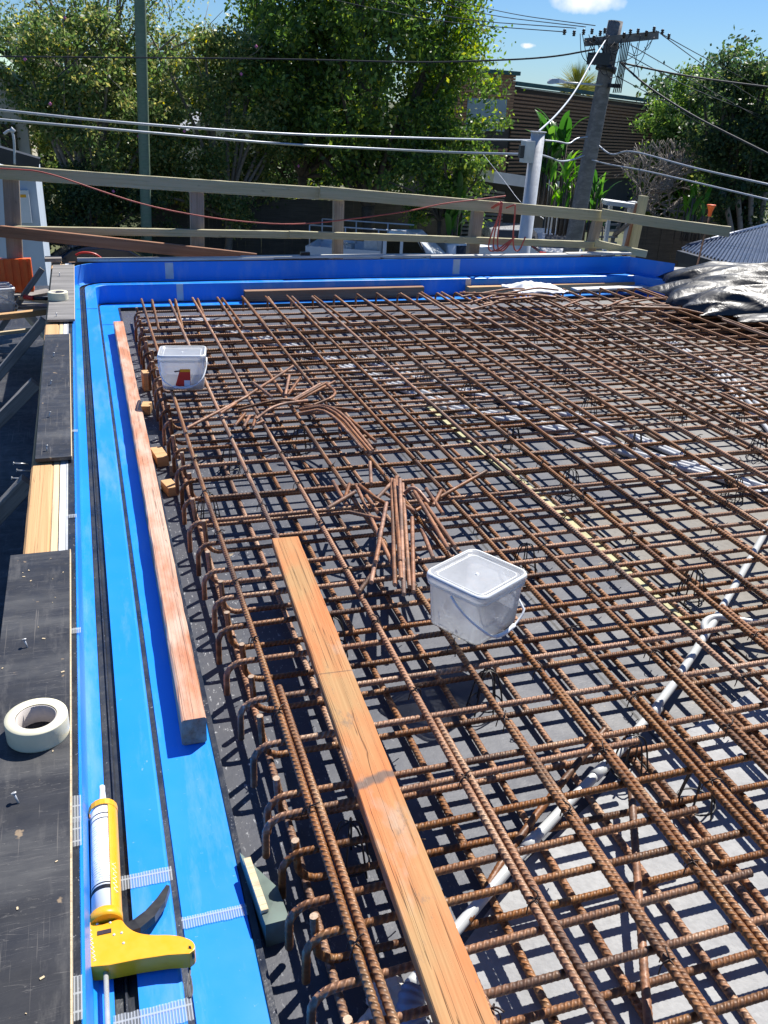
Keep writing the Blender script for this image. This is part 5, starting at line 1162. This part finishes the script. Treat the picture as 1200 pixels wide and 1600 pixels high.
# ---- cars
def car(loc,rz,paint,label,kind='sedan'):
    t=empty('parked_car' if kind!='ute' else 'utility_truck',loc,rz,label,'car' if kind!='ute' else 'pickup truck')
    def loft(secs,mat,name,par=t):
        m=MB(); vs=[]; n=None
        for x,pr in secs:
            n=len(pr); vs+=[(x,y,z) for y,z in pr]
        m.add(vs,[(i*n+k,(i+1)*n+k,(i+1)*n+(k+1)%n,i*n+(k+1)%n) for i in range(len(secs)-1) for k in range(n)]+[tuple(range(n)),tuple(reversed([(len(secs)-1)*n+k for k in range(n)]))],0,False)
        o=m.build(name,M[mat],par,bevel=.02); return o
    def sec(w_,zb_,zm,zt_,tw): return [(-w_*.96,zb_),(-w_,zm),(-w_*.97,zt_-.03),(-tw,zt_),(tw,zt_),(w_*.97,zt_-.03),(w_,zm),(w_*.96,zb_)]
    if kind=='ute':
        loft([(-.1,sec(.9,.42,.8,1.08,.8)),(1.2,sec(.92,.42,.8,1.10,.82)),(2.3,sec(.9,.42,.75,1.05,.78)),(2.65,sec(.82,.45,.7,.92,.7))],paint,'body')
        loft([(-.15,sec(.86,1.06,1.2,1.78,.68)),(.9,sec(.86,1.06,1.2,1.84,.70)),(1.75,sec(.84,1.06,1.1,1.14,.7))],paint,'cabin')
        for y_ in (-.855,.855):
            m=MB(); s_=.012*(1 if y_>0 else -1)
            m.prism([(0,0)]*0+[(-.02,1.18),(.42,1.18),(.42,1.66),(-.02,1.64)],0,.01); 
            m.v=[(a_,y_+s_-(z_-1.15)*.05*(1 if y_>0 else -1),z_) for a_,z_,_ in m.v]; m.build('window',M['darkglass'],t)
            m=MB(); m.prism([(.52,1.18),(1.30,1.18),(.98,1.66),(.52,1.67)],0,.01); m.v=[(a_,y_+s_-(z_-1.15)*.05*(1 if y_>0 else -1),z_) for a_,z_,_ in m.v]; m.build('window',M['darkglass'],t)
            m=MB(); m.box((.40,y_+s_*2,1.05),(.13,.03,.035)); m.box((1.15,y_+s_*2,1.05),(.13,.03,.035)); m.build('handle',M['black'],t)
            m=MB(); m.tube([(2.4,y_,1.0),(1.7,y_,1.12),(1.25,y_,1.3),(1.0,y_,1.75)],.035,6); m.build('snorkel',M['black'],t)
        m=MB(); m.box((-1.45,0,.98),(2.5,1.85,.08)); 
        for y_ in (-.92,.92): m.box((-1.45,y_,1.15),(2.5,.04,.28))
        m.box((-2.7,0,1.15),(.04,1.85,.28)); m.build('tray',M['carwhite'],t)
        m=MB()
        for x_ in (-2.6,-1.4,-.3):
            for y_ in (-.85,.85): m.tube([(x_,y_,1.2),(x_,y_,1.95)],.025,6)
        for y_ in (-.85,.85): m.tube([(-2.6,y_,1.95),(.6,y_,1.95)],.025,6)
        m.build('ladder_rack',M['steel'],t)
        m=MB(); m.box((-.55,.2,1.35),(.6,1.3,.5)); m.box((-1.6,-.3,1.2),(.7,.6,.3)); m.build('tool_box',M['steel'],t)
        X0,X1=-1.7,1.75; R_=.38
    else:
        hb=kind=='hatch'
        loft([(-2.15,sec(.78,.35,.6,.86,.66)),(-1.9,sec(.86,.28,.6,.98,.76)),(-.5,sec(.88,.25,.6,.96,.8)),(.9,sec(.88,.25,.6,.93,.8)),(1.9,sec(.84,.28,.55,.78,.72)),(2.2,sec(.72,.35,.5,.66,.6))],paint,'body')
        cs=[(-1.95 if hb else -1.75,sec(.80,.93,.97,1.02,.66)),(-1.55 if hb else -1.15,sec(.82,.93,1.05,1.42,.60)),(-.2,sec(.82,.93,1.05,1.47,.62)),(.45,sec(.82,.9,1.0,1.38,.60)),(1.15,sec(.80,.9,.93,.95,.68))]
        loft(cs,paint,'cabin')
        def pane(pl,y_):
            m=MB(); m.prism(pl,0,.01); sg=1 if y_>0 else -1; m.v=[(a_,y_-sg*(z_-.95)*.36+sg*.02,z_) for a_,z_,_ in m.v]; m.build('window',M['darkglass'],t)
        for y_ in (-.82,.82):
            pane([(-1.1,1.0),(-.35,1.0),(-.35,1.36),(-1.0,1.34)],y_); pane([(-.28,1.0),(.82,.99),(.42,1.31),(-.28,1.36)],y_)
        m=MB(); x0,x1=(-2.0,-1.62) if hb else (-1.82,-1.22); m.add([(x0+.02,-.6,1.02),(x0+.02,.6,1.02),(x1,.5,1.38),(x1,-.5,1.38)],[(0,1,2,3)]); m.build('rear_window',M['darkglass'],t)
        m=MB(); m.add([(1.20,-.62,.97),(1.20,.62,.97),(.53,.52,1.38),(.53,-.52,1.38)],[(0,3,2,1)]); m.build('windscreen',M['darkglass'],t)
        for y_ in (-.7,.7):
            m=MB(); m.box((-2.13,y_,.80),(.08,.24,.15)); m.build('tail_lamp',M['redlamp'],t)
        m=MB(); m.box((-2.2,0,.45),(.12,1.4,.12)); m.build('bumper',M['black'],t)
        X0,X1=-1.3,1.35; R_=.32
    for x_ in (X0,X1):
        for y_ in (-.78,.78):
            w_=empty('wheel',(x_,y_,R_)); w_.parent=t
            m=MB(); m.lathe([(R_*.6,-.1),(R_*.97,-.1),(R_,-.06),(R_,.06),(R_*.97,.1),(R_*.6,.1)],20,(0,0,0),'y'); m.build('tyre',M['tyre'],w_)
            m=MB(); m.lathe([(0,.06),(R_*.6,.07),(R_*.6,-.07),(0,-.06)],14,(0,0,0),'y'); m.build('rim',M['steel'],w_)
    return t
def gl(px,py,Y): 
    p=at(px,py,Y); return (p.x,p.y,GZ+.02)
car(gl(612,380,29.3),rad(-28),'carwhite','white dual cab utility truck with tray and ladder rack seen through the guard rails','ute')
car(gl(860,380,32.6),rad(74),'carblue','dark blue sedan parked on the driveway between the steel pole and the power pole')
car(gl(782,372,34.2),rad(78),'carsilver','silver grey hatchback parked behind the leaning guard post','hatch')
car(gl(792,395,29.6),rad(6),'carwhite','white hatchback just left of the steel pole, behind the red hose coil','hatch')
car(gl(712,395,30.6),rad(85),'carwhite','white hatchback seen from behind between the truck and the leaning post','hatch')
car(gl(172,400,29.4),rad(4),'carblack','black car with only its roof showing behind the sloping brown timber')
# wheelie / scrap near left: small red item
m=MB(); q=at(118,399,16); m.tube(smoothp([q,q+Vector((.1,0,.05)),q+Vector((.3,0,.03)),q+Vector((.4,0,-.05))],2),.02,6); tag(m.build('red_hose',M['redpaint']),'short red hose loop showing behind the far left corner of the rim','hose')
